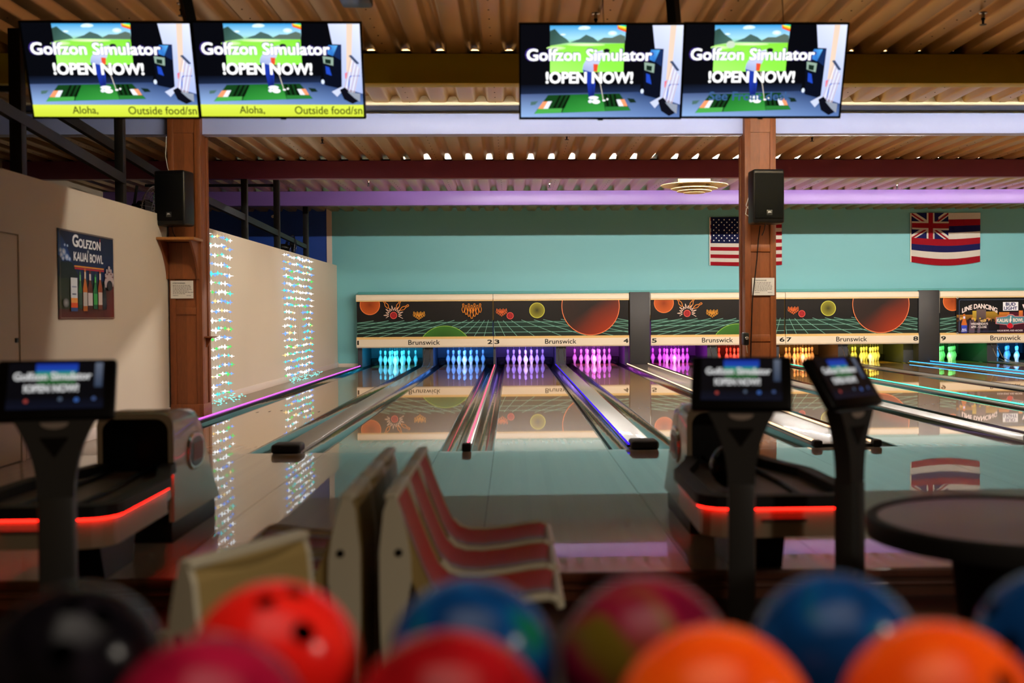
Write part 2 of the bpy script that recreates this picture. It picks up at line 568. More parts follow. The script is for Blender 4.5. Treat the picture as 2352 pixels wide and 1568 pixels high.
def beam(name, label, y0, y1, z0, z1, col, rough=0.4, noise=None, close=None):
    b = thing(name, label, 'beam')
    build('web', MB().bbox(XL, XR, y0, y1, z0, z1, 0.006), mat(label[:20], col, rough, noise=noise), b)
    if close:
        build('flute_light_stop', MB().box(XL, XR, y1 - 0.03, y1 - 0.01, z1 - 0.002, close), M_BLACK, b)  # added strip, holds back lamp light through the deck flutes
    return b
beam('ceiling_beam', 'olive green ceiling beam, nearest of the four, behind the hanging screens', 11.42, 11.62, 3.60, DECKZ - 0.001, '#d8c422', close=3.966)
beam('ceiling_beam', 'pale lavender ceiling beam above the two wooden posts', 14.58, 14.80, 3.60, DECKZ - 0.001, '#b4c0f4', noise=(0.7, 0.04, (1, 1, 1)))
beam('ceiling_beam', 'dark maroon ceiling beam between the pale lavender and purple beams', 19.20, 19.40, 3.60, DECKZ - 0.001, '#7a3a5a', close=3.944)
beam('ceiling_beam', 'glossy light purple ceiling beam, farthest of the four, nearest the teal wall', 23.85, 24.05, 3.60, DECKZ - 0.001, '#6e5294', 0.40, noise=(0.9, 0.22, (1, 1, 1.5)))
# bright closure board in front of the lavender beam
tb = tag(build('trim_3', MB().box(XL, XR, 14.03, 14.06, 3.872, 3.985), mat('closure_board', '#e9d9b5', 0.5)), kind='structure')
build('shade_board', MB().box(XL, XR, 14.06, 14.58, 3.888, 3.897), M_BLACK, tb)  # black board stands in for the shade in the recess
build('edge_angle', MB().box(XL, XR, 14.02, 14.065, 3.862, 3.872), mat('grey_angle', '#8a8278', 0.5), tb)

# black column covers between the pinsetter units
for k, (a, b) in enumerate(((2.955, 3.46), (10.255, 10.785))):
    t = thing('column_cover', ['black boxed column in line with the right wooden post, ending at the white light strips', 'black boxed column beside the line dancing banner'][k], 'column', group='black columns between pinsetter units')
    build('front_panel', MB().bbox(a, b, MASKY - 0.04, WALLY, 0.0, 1.83, 0.008), M_PANELBLK, t)
    build('metal_edge', MB().box(b - 0.002, b + 0.012, MASKY - 0.03, MASKY + 0.02, 1.25, 1.80), M_CHROME, t)

# ------------------------------------------------------------------ lanes
def gutter_mb(x0, x1, ya, yb, depth=0.085, n=10):
    mb = MB()
    vs = []
    w_ = x1 - x0
    prof = [(x0, 0.0), (x0 + 0.012, 0.0)] + [(x0 + 0.012 + (w_ - 0.024) * i / n, -depth * math.sin(PI * i / n) ** 0.7) for i in range(1, n)] + [(x1 - 0.012, 0.0), (x1, 0.0)]
    k = len(prof)
    for y in (ya, yb):
        vs += [(x, y, z) for x, z in prof]
    mb.add(vs, [(i, i + 1, k + i + 1, k + i) for i in range(k - 1)], True)
    return mb

lane_words = ['cyan pins', 'bright blue pins', 'violet-blue pins', 'pink pins', 'magenta pins', 'red pins', 'orange pins', 'yellow pins', 'green pins', 'sky blue pins']
G = 0.215
arrow = MB().prism([(-0.014, -0.07), (0.014, -0.07), (0.0, 0.07)], 'z', -0.0005, 0.0012).mesh('arrow_marker')
arrow.materials.append(mat('arrow_dark', '#2a1a0e', 0.4))
ENDY = 29.75
for i, (a, b) in enumerate(LANES):
    t = thing('bowling_lane', 'polished wooden bowling lane number %d leading to the %s' % (i + 1, lane_words[i]), 'lane', group='bowling lanes side by side')
    o = build('lane_bed', MB().box(a, b, FOUL, ENDY, -0.05, 0.0), M_LANE, t)
    ed = build('lane_edge', MB().box(a - 0.006, a, FOUL, ENDY, -0.05, 0.001).box(b, b + 0.006, FOUL, ENDY, -0.05, 0.001), M_BLACK, t)
    build('gutter', gutter_mb(a - 0.006 - G, a - 0.006, FOUL, ENDY), M_GUTTER, t)
    build('gutter', gutter_mb(b + 0.006, b + 0.006 + G, FOUL, ENDY), M_GUTTER, t)
    cx = (a + b) / 2
    for k in range(7):
        link('arrow_marker', arrow, None, t, (cx + (k - 3) * 0.135, 15.05 - abs(k - 3) * 0.0 + (3 - abs(k - 3)) * 0.12, 0.0005))

def led(name, x, y0, y1, z, col, strength, parent, r=0.008):
    mb = MB().tube((x, y0, z), (x, y1, z), r, 8)
    o = build(name, mb, emat('led_' + col, col, strength), parent)
    return o

def divider(i, label, x0, x1, kind, cols, grp='lane dividers'):
    """strip between two gutters"""
    t = thing('lane_divider', label, 'divider', group=grp)
    build('cap', MB().bbox(x0, x1, FOUL + 0.02, 28.1, -0.10, 0.022, 0.012), M_CAP, t)
    w_ = x1 - x0
    if kind == 'wide':
        build('end_block', MB().bbox(x0 - 0.002, x1 + 0.002, FOUL - 0.06, FOUL + 0.22, 0.0, 0.085, 0.03, 3), M_RUBBER, t)
        for q in (-0.07, 0.07):
            xc = (x0 + x1) / 2 + q
            build('ball_rail', MB().path([(xc, 28.2, 0.62), (xc, 27.95, 0.35), (xc, 27.7, 0.13), (xc, 27.2, 0.045), (xc, 26.4, 0.03)], 0.009), M_CHROME, t)
    if kind == 'thin':
        build('end_block', MB().bbox(x0 - 0.008, x1 + 0.008, FOUL - 0.05, FOUL + 0.06, 0.0, 0.075, 0.015), M_RUBBER, t)
    if kind == 'column':
        for xx in (x0, x1):
            build('end_block', MB().bbox(xx - 0.045, xx + 0.045, FOUL - 0.05, FOUL + 0.05, 0.0, 0.07, 0.02), M_RUBBER, t)
        build('end_strip', MB().box(x0 + 0.03, x1 - 0.03, FOUL - 0.004, FOUL + 0.02, 0.0, 0.03), M_BLACK, t)
    for x, c, s_ in cols:
        build('led_holder', MB().box(x - 0.016, x + 0.016, FOUL + 0.06, 28.0, 0.015, 0.036), M_CHROME if kind != 'wide' else M_BLACK, t)
        led('led_strip', x, FOUL + 0.06, 28.0, 0.045, c, s_, t)
    return t

def gap(i):
    return LANES[i][1] + G + 0.006, LANES[i + 1][0] - G - 0.006
divider(0, 'wide grey divider between lanes 1 and 2 with a black end block', *gap(0), 'wide', [])
divider(1, 'narrow divider between lanes 2 and 3 with a glowing pink light strip', *gap(1), 'thin', [((gap(1)[0] + gap(1)[1]) / 2, '#ff4a64', 3.0)])
g = gap(2)
d34 = divider(2, 'wide grey divider between lanes 3 and 4 with a violet light strip', *g, 'wide', [(g[0] - 0.012, '#3a1cff', 1.6)])
g = gap(3)
divider(3, 'wide flat divider between lanes 4 and 5 edged by white light strips', *g, 'column', [(g[0] + 0.02, '#ffd0a0', 2.6), (g[1] - 0.02, '#ffd0a0', 2.6)])
divider(4, 'wide grey divider between lanes 5 and 6 behind the middle console', *gap(4), 'wide', [])
divider(5, 'narrow divider between lanes 6 and 7 with a glowing aqua green light strip', *gap(5), 'thin', [((gap(5)[0] + gap(5)[1]) / 2, '#3fe8b0', 3.0)])
divider(6, 'wide grey divider between lanes 7 and 8 at right', *gap(6), 'wide', [])
g = gap(7)
divider(7, 'wide flat divider between lanes 8 and 9 edged by blue light strips', *g, 'column', [(g[0] + 0.02, '#2f9fff', 3.0), (g[1] - 0.02, '#2f9fff', 3.0)])
divider(8, 'wide grey divider between lanes 9 and 10 at the far right', *gap(8), 'wide', [])
t = thing('light_strip', 'glowing pink light strip along the outer gutter of lane 1', 'light strip')
build('led_holder', MB().box(-3.785, -3.722, FOUL, 28.0, -0.1, 0.03), M_BLACK, t)
led('led_strip', -3.752, FOUL + 0.02, 28.0, 0.045, '#d858e8', 2.2, t, 0.010)

# ------------------------------------------------------------------ pins
PIN_COL = ['#29c8ff', '#3d8bff', '#8a6bff', '#e05cff', '#d63cff', '#ff3a22', '#ff9a3a', '#f2e23c', '#4be06a', '#1f9dff']
BACK_COL = [(0.02, 0.2, 1.0), (0.02, 0.1, 1.0), (0.12, 0.06, 1.0), (0.35, 0.05, 1.0), (0.55, 0.06, 1.0), (1.0, 0.05, 0.02), (1.0, 0.30, 0.05), (0.8, 0.75, 0.05), (0.1, 1.0, 0.2), (0.02, 0.3, 1.0)]
pin_me = MB().lathe(PIN_PROF, 20).mesh('pin_body'); pin_me.materials.append(M_PIN)
st1 = MB().lathe([(0.0254, 0.232), (0.0258, 0.2385), (0.0246, 0.2445)], 20).mesh('stripe'); st1.materials.append(M_PINSTRIPE)
st2 = MB().lathe([(0.0238, 0.256), (0.0236, 0.262), (0.0241, 0.269)], 20).mesh('stripe'); st2.materials.append(M_PINSTRIPE)
string_me = MB().tube((0, 0, 0.379), (0, 0, 0.72), 0.0022, 5).mesh('string'); string_me.materials.append(mat('pin_cord', '#b8b8b8', 0.6))
spots = [(0, 0)]
for r in range(1, 4):
    for k in range(r + 1):
        spots.append(((k - r / 2) * 0.3048, r * 0.264))
col_words = ['cyan-lit', 'blue-lit', 'violet-lit', 'pink-lit', 'magenta-lit', 'red-lit', 'orange-lit', 'yellow-lit', 'green-lit', 'sky-blue-lit']
for i, (a, b) in enumerate(LANES):
    cx = (a + b) / 2
    for (dx, dy) in spots:
        if i == 9 and dx > 0.2:
            continue
        p = thing('bowling_pin', '%s white bowling pin standing at the end of lane %d' % (col_words[i], i + 1), 'bowling pin', (cx + dx, PINY + dy, 0.0), 0, 'bowling pins on lane %d' % (i + 1))
        link('pin_body', pin_me, None, p)
        link('stripe', st1, None, p)
        link('stripe', st2, None, p)
        link('string', string_me, None, p)
    # coloured lamp of the pit, fixed behind the sign, shining on the pins
    c = lin(PIN_COL[i])
    area('pin_lamp', (cx, 28.24, 0.66), (R(50), 0, 0), 0.95, 0.08, 45 if i < 5 else 32, c)

# pits: side plates and back cloth
M_KICK = mat('kickback_board', '#2a2c33', 0.5)
for i, (a, b) in enumerate(LANES):
    pit = thing('pinsetter_pit', 'dark pinsetter pit behind the %s' % lane_words[i], 'pit', group='pits behind the pins')
    le = -3.83 if i == 0 else LANES[i - 1][1] + 0.225
    mid = (le + a - 0.225) / 2 if i else le
    x1 = a - 0.225
    build('side_plate', MB().box(min(mid, x1 - 0.012), x1, 28.42 if i in (4, 8) else 28.16, 30.3, -0.1, 1.1), M_KICK, pit)
    ri = LANES[i + 1][0] - 0.225 if i < 9 else 15.0
    x0 = b + 0.225
    build('side_plate', MB().box(x0, max((x0 + ri) / 2, x0 + 0.012), 28.42 if i in (3, 7) else 28.16, 30.3, -0.1, 1.1), M_KICK, pit)
    build('back_cloth', MB().box(x1, x0, 30.0, 30.03, -0.1, 1.1), M_KICK, pit)
    build('ball_cushion', MB().bbox(x1 + 0.01, x0 - 0.01, 29.86, 29.98, -0.05, 0.16, 0.02), M_BLACK, pit)
    build('pit_roof', MB().box(x1, x0, 28.42, 30.3, 1.1, 1.15), M_DARK, pit)

# ------------------------------------------------------------------ signs above the lanes (masking units)
PH = 0.88
def pin_cluster(c, X, Y, k, x, y, w_, h_, col):
    for row in range(4):            # back row of four first, head pin last
        n = 4 - row
        for q in range(n):
            px_ = x + (q - (n - 1) / 2) * w_ / 3.3
            py_ = y + row * h_ * 0.20
            hh = h_ * (1 + 0.05 * row)
            po = pin_outline(X(px_), Y(py_), hh * k)
            m = len(po) // 2
            c.up()
            for j in range(m - 1):
                c.poly([po[j], po[j + 1], po[2 * m - 2 - j], po[2 * m - 1 - j]], '#2a1812')
            c.up().line(po, 0.010 if h_ > 100 else 0.008, col, True)
    return c
def art(kind):
    c = Canvas()
    W = 3.36
    c.clip = (0, W, 0, PH)
    c.rect(0, W, 0.38, PH, '#171514', '#1b1817')
    c.rect(0, W, 0, 0.38, '#1c231e', '#1f3a30')
    k = 1 / 543.0
    if kind == 'A':
        X = lambda x: (x - 345) * k
        Y = lambda y: (785 - y) * k * 1.01
    else:
        X = lambda x: (x - 83) * k
        Y = lambda y: (770 - y) * k * 1.01
    c.up()
    GL = '#7fb8a4'
    if kind == 'A':
        for yy, wd in ((598, 0.009), (657, 0.010), (737, 0.011)):
            c.line([(0, Y(yy)), (W, Y(yy))], wd, GL)
        for (xa, ya, xb, yb) in ((570, 567, 345, 600), (770, 567, 345, 645), (980, 567, 345, 690), (1160, 567, 345, 742), (1330, 567, 430, 785), (1510, 567, 645, 785), (1655, 567, 945, 785), (1825, 567, 1290, 785), (1915, 567, 1560, 785), (1995, 567, 1770, 785), (2060, 567, 1920, 785), (2115, 567, 2053, 785), (2168, 567, 2192, 785)):
            c.line([(X(xa), Y(ya)), (X(xb), Y(yb))], 0.010, GL)
        c.up()
        c.disc(X(1525), Y(1015), 378 * k, '#3a6e28', '#0c120a', 64)
        c.up().ring(X(1525), Y(1015), 380 * k, 0.014, '#8fc04a', 96)
        # orange ball
        c.disc(X(521), Y(355), 133 * k, '#c25a22', '#8a3a16', 48)
        c.up().ring(X(521), Y(355), 135 * k, 0.013, '#ff8a4a', 64)
        # burst
        pts = []
        for q in range(23):
            a = R(-22 + q * 224 / 22)
            rr = ((128 if q % 4 == 0 else 105) if q % 2 == 0 else 62) * k
            pts.append((X(838) + rr * math.cos(a) * 1.05, Y(492) + rr * math.sin(a)))
        c.line(pts, 0.010, '#ffd9c0')
        c.disc(X(838), Y(497), 44 * k, '#8c1e22', '#a8282a', 24).up().ring(X(838), Y(497), 47 * k, 0.012, '#ff6a58', 32)
        for (x, y_, rot) in ((735, 345, 0.55), (907, 350, -0.42), (985, 392, -1.05)):
            c.line(pin_outline(X(x), Y(y_), 130 * k, rot), 0.012, '#ff9a38', True)
        pin_cluster(c, X, Y, k, 1180, 480, 150, 62, '#ffb03a')
        pin_cluster(c, X, Y, k, 1890, 405, 250, 118, '#ff9a2a')
    else:
        for yy, wd in ((582, 0.009), (642, 0.010), (715, 0.011)):
            c.line([(0, Y(yy)), (W, Y(yy))], wd, GL)
        for (xa, ya, xb, yb) in ((70, 560, 98, 770), (132, 560, 232, 770), (208, 560, 395, 770), (318, 560, 630, 770), (455, 553, 995, 770), (625, 553, 1330, 770), (750, 550, 1700, 770), (990, 548, 1990, 745), (1250, 548, 1990, 700), (1480, 548, 1990, 640), (1760, 545, 1990, 590)):
            c.line([(X(xa), Y(ya)), (X(xb), Y(yb))], 0.010, GL)
        pin_cluster(c, X, Y, k, 188, 432, 140, 60, '#ff7a38')
        c.up().disc(X(303), Y(497), 44 * k, '#8c1e22', '#a8282a', 24).up().ring(X(303), Y(497), 47 * k, 0.011, '#ff6a58', 32)
        c.disc(X(667), Y(427), 100 * k, '#8f8a2a', '#3a3a1c', 40).up().ring(X(667), Y(427), 104 * k, 0.013, '#dfe05a', 48)
        c.up()
        for q in range(72):
            a0_, a1_ = 2 * PI * q / 72, 2 * PI * (q + 1) / 72
            def rimc(a_):
                e = max(0.0, math.cos(a_ + 0.95)) ** 1.5
                return tuple(lin('#2e211d')[j] * (1 - e) + lin('#9a3418')[j] * e for j in range(3))
            c.poly([(X(1393), Y(375)), (X(1393) + 390 * k * math.cos(a0_), Y(375) + 390 * k * math.sin(a0_)), (X(1393) + 390 * k * math.cos(a1_), Y(375) + 390 * k * math.sin(a1_))], [lin('#241c1a'), rimc(a0_), rimc(a1_)])
        c.up().ring(X(1393), Y(375), 394 * k, 0.016, '#ff8a55', 96)
    return c

def sign(x0, x1, nl, nr, kind, label):
    t = thing('lane_sign', label, 'sign', group='pinsetter signs above the lanes')
    a, b = x0 + 0.006, x1 - 0.006
    bk = MB().box(a + 0.01, b - 0.01, MASKY + 0.01, MASKY + 0.06, 0.50, 1.80)
    build('backing', bk, M_BLACK, t)
    # top cap, rounded front
    def cap(z0, z1, ed):
        d = 0.055
        return [(MASKY + 0.02, z0), (MASKY - d * 0.75, z0), (MASKY - d, z0 + 0.02), (MASKY - d, z1 - 0.05), (MASKY - d * 0.7, z1 - 0.012), (MASKY - d * 0.2, z1), (MASKY + 0.02, z1)]
    build('top_cap', MB().prism(cap(1.655, 1.805, 0), 'x', a, b), M_CREAM, t)
    build('cap_edge', MB().box(a, b, MASKY - 0.045, MASKY + 0.01, 1.632, 1.655), M_CREAMEDGE, t)
    build('fascia', MB().prism([(MASKY + 0.02, 0.492), (MASKY - 0.035, 0.492), (MASKY - 0.055, 0.52), (MASKY - 0.055, 0.695), (MASKY + 0.02, 0.695)], 'x', a, b), M_CREAM, t)
    build('fascia_edge', MB().prism([(MASKY + 0.02, 0.695), (MASKY - 0.055, 0.695), (MASKY - 0.02, 0.752), (MASKY + 0.02, 0.752)], 'x', a, b), M_CREAMEDGE, t)
    build('lower_lip', MB().bbox(a, b, MASKY - 0.03, MASKY + 0.01, 0.482, 0.495, 0.004), mat('grey_lip', '#8e857c', 0.4), t)
    c = art(kind)
    c.build('printed_panel', PRINT, t, lambda u, v, l: (x0 + 0.016 + u, MASKY - 0.001 - 0.0012 * l, 0.752 + v))
    tx = Canvas()
    tx.text('Brunswick', (x0 + x1) / 2 - 0.02, 0.555, 0.118, '#141210', width=0.78, bold=0.012)
    tx.text(nl, x0 + 0.03, 0.565, 0.10, '#141210', width=0.030 if nl == '1' else 0.115, bold=0.05, align='l')
    tx.text(nr, x1 - 0.03 - 0.115, 0.565, 0.10, '#141210', width=0.115, bold=0.05, align='l')
    tx.build('lettering', PRINT, t, lambda u, v, l: (u, MASKY - 0.0565 - 0.001 * l, v))
    return t
U0, UW, UG = -3.845, 3.393, 0.534
u = [U0, U0 + UW, U0 + 2 * UW + UG, U0 + 3 * UW + UG, U0 + 4 * UW + 2 * UG]
sign(u[0], u[0] + UW, '1', '2', 'A', 'lane sign numbered 1 and 2 with neon pins and a green ball')
sign(u[1], u[1] + UW, '3', '4', 'B', 'lane sign numbered 3 and 4 with a huge orange ringed ball')
sign(u[2], u[2] + UW, '5', '6', 'A', 'lane sign numbered 5 and 6 partly behind the right wooden post')
sign(u[3], u[3] + UW, '7', '8', 'B', 'lane sign numbered 7 and 8 right of the wooden post')
sign(u[4], u[4] + UW, '9', '10', 'A', 'lane sign numbered 9, cut off at the right edge, behind the banner')

# banner tied over the last sign
t = thing('banner', 'dark line dancing banner tied over the lane 9 sign', 'banner')
c = Canvas(); c.clip = (0, 2.9, 0, 0.90)
kb = 3.36 / 314 / 11.094 * 1.004   # crop pixel -> metre on this sign
BX = lambda x: (x - 570) * 0.000976
BY = lambda y: (1180 - y) * 0.000976
c.rect(0, 2.9, 0, 0.9, '#0c0b10', '#0a0a0c')
c.up()
c.rect(BX(1650), 2.9, BY(1170), BY(640), '#3a1020', '#4a1626')
for (x0_, x1_, y0_, y1_, ca, cb) in ((570, 1640, 900, 700, '#1a1010', '#9a6a20'), (1070, 1310, 900, 560, '#4a3a38', '#6a5a58'), (970, 1070, 880, 600, '#7a5a20', '#c8a83a'), (1310, 1600, 900, 620, '#5a3a10', '#a8842a'), (1640, 1900, 900, 640, '#5a3010', '#c87a30'), (2140, 2240, 900, 600, '#7a3020', '#e0803a')):
    c.rect(BX(x0_), BX(x1_), BY(y0_), BY(y1_), ca, cb)
c.up()
for q in range(26):
    x_ = 600 + q * 62 + random.uniform(-25, 25)
    y_ = random.uniform(790, 900)
    c.disc(BX(x_), BY(y_), random.uniform(0.02, 0.05), random.choice(['#241410', '#c8a43a', '#8a5a2a', '#1a1418', '#d0905a']), n=10)
c.rect(0, BX(1520), BY(1170), BY(880), '#120d12', '#1c1210')
c.up()
for q in range(14):
    x_ = 640 + q * 70
    c.poly([(BX(x_ - 40), BY(1170)), (BX(x_ + 40), BY(1170)), (BX(x_ + 22), BY(random.uniform(800, 900))), (BX(x_ - 20), BY(random.uniform(800, 900)))], random.choice(['#15121a', '#241a2a', '#4a2a22', '#101018', '#5a4a58']))
c.disc(BX(1240), BY(860), 0.075, '#d8b878', '#8a6a3a', 16, ry=0.03)
c.up()
# bottle
c.poly([(BX(735), BY(680)), (BX(785), BY(680)), (BX(790), BY(800)), (BX(830), BY(940)), (BX(830), BY(1165)), (BX(690), BY(1165)), (BX(690), BY(940)), (BX(728), BY(800))], '#c86a2a')
c.up().rect(BX(690), BX(832), BY(1165), BY(970), '#2a3aa0', '#3448b8').rect(BX(735), BX(785), BY(800), BY(740), '#d8d0e8')
c.up().text('BUD', BX(760), BY(1095), 0.035, '#e8e8f8', bold=0.03).text('LIGHT', BX(760), BY(1135), 0.032, '#e8e8f8', bold=0.03)
# frame line
c.line([(BX(635), BY(1130)), (BX(635), BY(340)), (BX(660), BY(315)), (2.9, BY(312))], 0.012, '#4a5a78')
c.line([(BX(635), BY(1130)), (2.9, BY(1130))], 0.010, '#3a4a68')
c.up()
def arc(p):
    # sag of the arched heading about its middle
    d = (p[0] - BX(1150))
    return (p[0], p[1] - 0.62 * d * d + 0.0 * d)
c.text('LINE DANCING', BX(1150), BY(538), 0.115, '#ffe8e0', width=0.86, bold=0.035, warp=arc)
c.rect(BX(1735), BX(2120), BY(600), BY(380), '#f0f0f4')
c.up().text('BUD', BX(1928), BY(475), 0.078, '#1c2460', width=0.235, bold=0.05).text('LIGHT', BX(1928), BY(578), 0.078, '#1c2460', width=0.32, bold=0.05)
c.text('WEDNESDAYS', BX(1140), BY(965), 0.055, '#f0e4e0', width=0.42, bold=0.02)
c.text('6PM - CLOSE', BX(1130), BY(1045), 0.055, '#f0e4e0', width=0.38, bold=0.02)
c.text('KAUAI BOWL AND ARCADE', BX(1915), BY(1137), 0.042, '#f0e4e4', width=0.62, bold=0.02)
# bowl logo
lg = [(1555, 770), (1820, 740), (1870, 700), (1930, 690), (1990, 700), (2040, 740), (2290, 745), (2285, 925), (2010, 965), (1990, 1030), (1915, 1065), (1850, 1030), (1825, 970), (1550, 940)]
ctr = (BX(1920), BY(860))
P_ = [(BX(a_), BY(b_)) for a_, b_ in lg]
for q in range(len(P_)):
    c.poly([ctr, P_[q], P_[(q + 1) % len(P_)]], '#e07a80')
c.up()
for q in range(len(P_)):
    sh = lambda p: (ctr[0] + (p[0] - ctr[0]) * 0.95, ctr[1] + (p[1] - ctr[1]) * 0.88)
    c.poly([ctr, sh(P_[q]), sh(P_[(q + 1) % len(P_)])], '#4f8590')
c.up().text('KAUAI', BX(1725), BY(898), 0.088, '#f2e6d8', width=0.27, bold=0.03).text('BOWL', BX(2120), BY(892), 0.088, '#f2e6d8', width=0.25, bold=0.03)
c.disc(BX(1915), BY(990), 0.068, '#c81e2e', n=24)
po = pin_outline(BX(1925), BY(820), 0.17, -0.1)
for q in range(len(po)):
    c.poly([(BX(1925), BY(820)), po[q], po[(q + 1) % len(po)]], '#efe6de')
c.up().text('W', BX(2345), BY(600), 0.15, '#ffe8e8', bold=0.05)
banner_x = 10.795 + 0.016 + (2191 - 2157) / 93.0
c.build('printed_sheet', PRINT, t, lambda a_, b_, l: (11.215 + a_ * 1.04, MASKY - 0.058 - 0.0012 * l, 0.735 + b_))
build('sheet', MB().box(11.212, 14.18, MASKY - 0.057, MASKY - 0.05, 0.735, 1.635), M_BLACK, t)
for zz in (0.735, 1.635):
    build('tie', MB().lathe([(0.018, -0.006), (0.026, 0.0), (0.018, 0.006)], 12, (0, 0, 0)), M_WHITEPL, t, (11.235, MASKY - 0.065, zz)).rotation_euler = (R(90), 0, 0)

# ------------------------------------------------------------------ flags
def flag_fn(x0, z0, sag, amp, ph):
    def fn(u_, v_, l):
        e = u_ / 1.85
        dy = amp * (math.sin(u_ * 6.0 + ph) + 0.5 * math.sin(u_ * 13 + ph * 2 + v_ * 3))
        return (x0 + u_, WALLY - 0.04 - 0.004 * l + dy * 0.3, z0 + v_ - sag * math.sin(PI * e) * (1 - v_ / 1.22))
    return fn
t = thing('flag', 'United States flag with stars and stripes behind the right wooden post', 'flag')
c = Canvas(); c.strip = 0.0925
FW, FH = 1.85, 1.215
RED, WHT, NAVY = '#8a0f1c', '#c8c2b6', '#10163a'
for k in range(13):
    c.rect(0.03, FW, FH * (12 - k) / 13, FH * (13 - k) / 13, RED if k % 2 == 0 else WHT)
c.rect(0, 0.03, 0, FH, WHT)
c.up().rect(0.045, 0.045 + 0.535 * 1.0 * 0.0 + 0.80, FH * 6 / 13, FH, NAVY)
c.up()
for r in range(9):
    n = 6 if r % 2 == 0 else 5
    for k in range(n):
        x = 0.045 + 0.80 * ((k * 2 + 1) + (0 if n == 6 else 1)) / 12
        y = FH - FH * 7 / 13 * (r + 1) / 10
        c.disc(x, y, 0.018, '#e8e6e0', n=5)
us = c.build('flag_cloth', PRINT_CLOTH, t, flag_fn(5.02, 2.50, 0.02, 0.02, 0.4))

t = thing('flag', 'Hawaiian flag with union canton hanging on the teal wall', 'flag')
c = Canvas(); c.strip = 0.06
FW, FH = 1.80, 1.24
HB = '#16184a'
cols = [WHT, RED, HB, WHT, RED, HB, WHT, RED]
for k in range(8):
    c.rect(0.03, FW, FH * (7 - k) / 8, FH * (8 - k) / 8, cols[k])
c.rect(0, 0.03, 0, FH, '#d8cfb8')
c.up()
cx0, cx1, cy0, cy1 = 0.03, 0.98, FH / 2, FH
c.clip = (cx0, cx1, cy0, cy1)
c.rect(cx0, cx1, cy0, cy1, HB)
c.up().line([(cx0, cy0), (cx1, cy1)], 0.12, WHT).up().line([(cx0, cy1), (cx1, cy0)], 0.12, WHT)
c.up().line([(cx0, cy0 - 0.015), (cx1, cy1 - 0.015)], 0.04, RED).up().line([(cx0, cy1 - 0.015), (cx1, cy0 - 0.015)], 0.04, RED)
mx_, my_ = (cx0 + cx1) / 2, (cy0 + cy1) / 2
c.up().rect(mx_ - 0.10, mx_ + 0.10, cy0, cy1, WHT).up().rect(cx0, cx1, my_ - 0.10, my_ + 0.10, WHT)
c.up().rect(mx_ - 0.06, mx_ + 0.06, cy0, cy1, RED).up().rect(cx0, cx1, my_ - 0.06, my_ + 0.06, RED)
c.clip = None
c.build('flag_cloth', PRINT_CLOTH, t, flag_fn(10.17, 2.56, 0.10, 0.05, 1.4))

# ------------------------------------------------------------------ wooden posts with speakers, notices and shelf
def post(label, x0, x1, mid_rails, zb=0.0):
    t = thing('wooden_post', label, 'post', ((x0 + x1) / 2, 14.65, 0), group='wooden posts under the lavender beam')
    hw = (x1 - x0) / 2
    build('core', MB().box(-hw + 0.018, hw - 0.018, -0.182, 0.18, zb, 3.599), M_WOOD, t)
    build('head_board', MB().box(-hw + 0.004, hw - 0.004, -0.198, -0.072, 3.5985, 3.897), M_WOOD, t)
    for sx in (-1, 1):
        xa, xb = sorted((sx * hw, sx * (hw - 0.075)))
        build('stile', MB().bbox(xa, xb, -0.203, -0.17, zb, 3.897, 0.004), M_WOOD, t)
        xa, xb = sorted((sx * hw, sx * (hw - 0.02)))
        build('stile', MB().bbox(xa, xb, -0.169, -0.09, zb, 3.598, 0.004), M_WOOD, t)
        build('stile', MB().bbox(xa, xb, 0.10, 0.19, zb, 3.598, 0.004), M_WOOD, t)
    for z in mid_rails:
        build('rail', MB().bbox(-hw + 0.076, hw - 0.076, -0.200, -0.172, z, z + 0.09, 0.004), M_WOOD, t)
    build('foot_board', MB().bbox(-hw - 0.004, hw + 0.004, -0.208, 0.19, zb, 0.16, 0.006), M_WOOD, t)
    return t
post('square panelled wooden post on the left, holding a small shelf', -4.335, -3.925, (1.30,))
post('square panelled wooden post on the right, in front of the striped flag', 3.02, 3.425, (2.06, 0.9), 0.0225)

def loudspeaker(label, x, z, rz):
    t = thing('loudspeaker', label, 'speaker', (x, 14.18, z), rz, 'black loudspeakers on the posts')
    build('cabinet', MB().bbox(-0.20, 0.20, -0.12, 0.16, 0.0, 0.68, 0.03, 3), M_BLACK, t)
    build('grille', MB().bbox(-0.185, 0.185, -0.135, -0.11, 0.06, 0.63, 0.012), mat('grille_mesh', '#08090a', 0.7, spec=0.1), t)
    lg = build('badge', MB().bbox(-0.035, 0.035, -0.140, -0.134, 0.10, 0.165, 0.002), mat('badge_dark', '#232425', 0.4), t)
    c = Canvas().text('JBL', 0, 0.125, 0.024, '#e8e8e8', width=0.045, bold=0.04)
    c.build('badge_lettering', PRINT, lg, lambda a, b, l: (a, -0.1415 - 0.0008 * l, b))
    build('bracket', MB().box(-0.03, 0.03, 0.15, 0.285, 0.28, 0.40), M_BLACKM, t)
    build('cable', MB().path([(-0.02, -0.02, 0.0), (-0.025, 0.02, -0.08), (-0.03, 0.10, -0.135)], 0.006), M_BLACK, t)
    return t
loudspeaker('black loudspeaker on the left wooden post above the shelf', -4.185, 2.40, R(-10))
loudspeaker('black loudspeaker on the right wooden post over the striped flag', 3.24, 2.395, R(3))

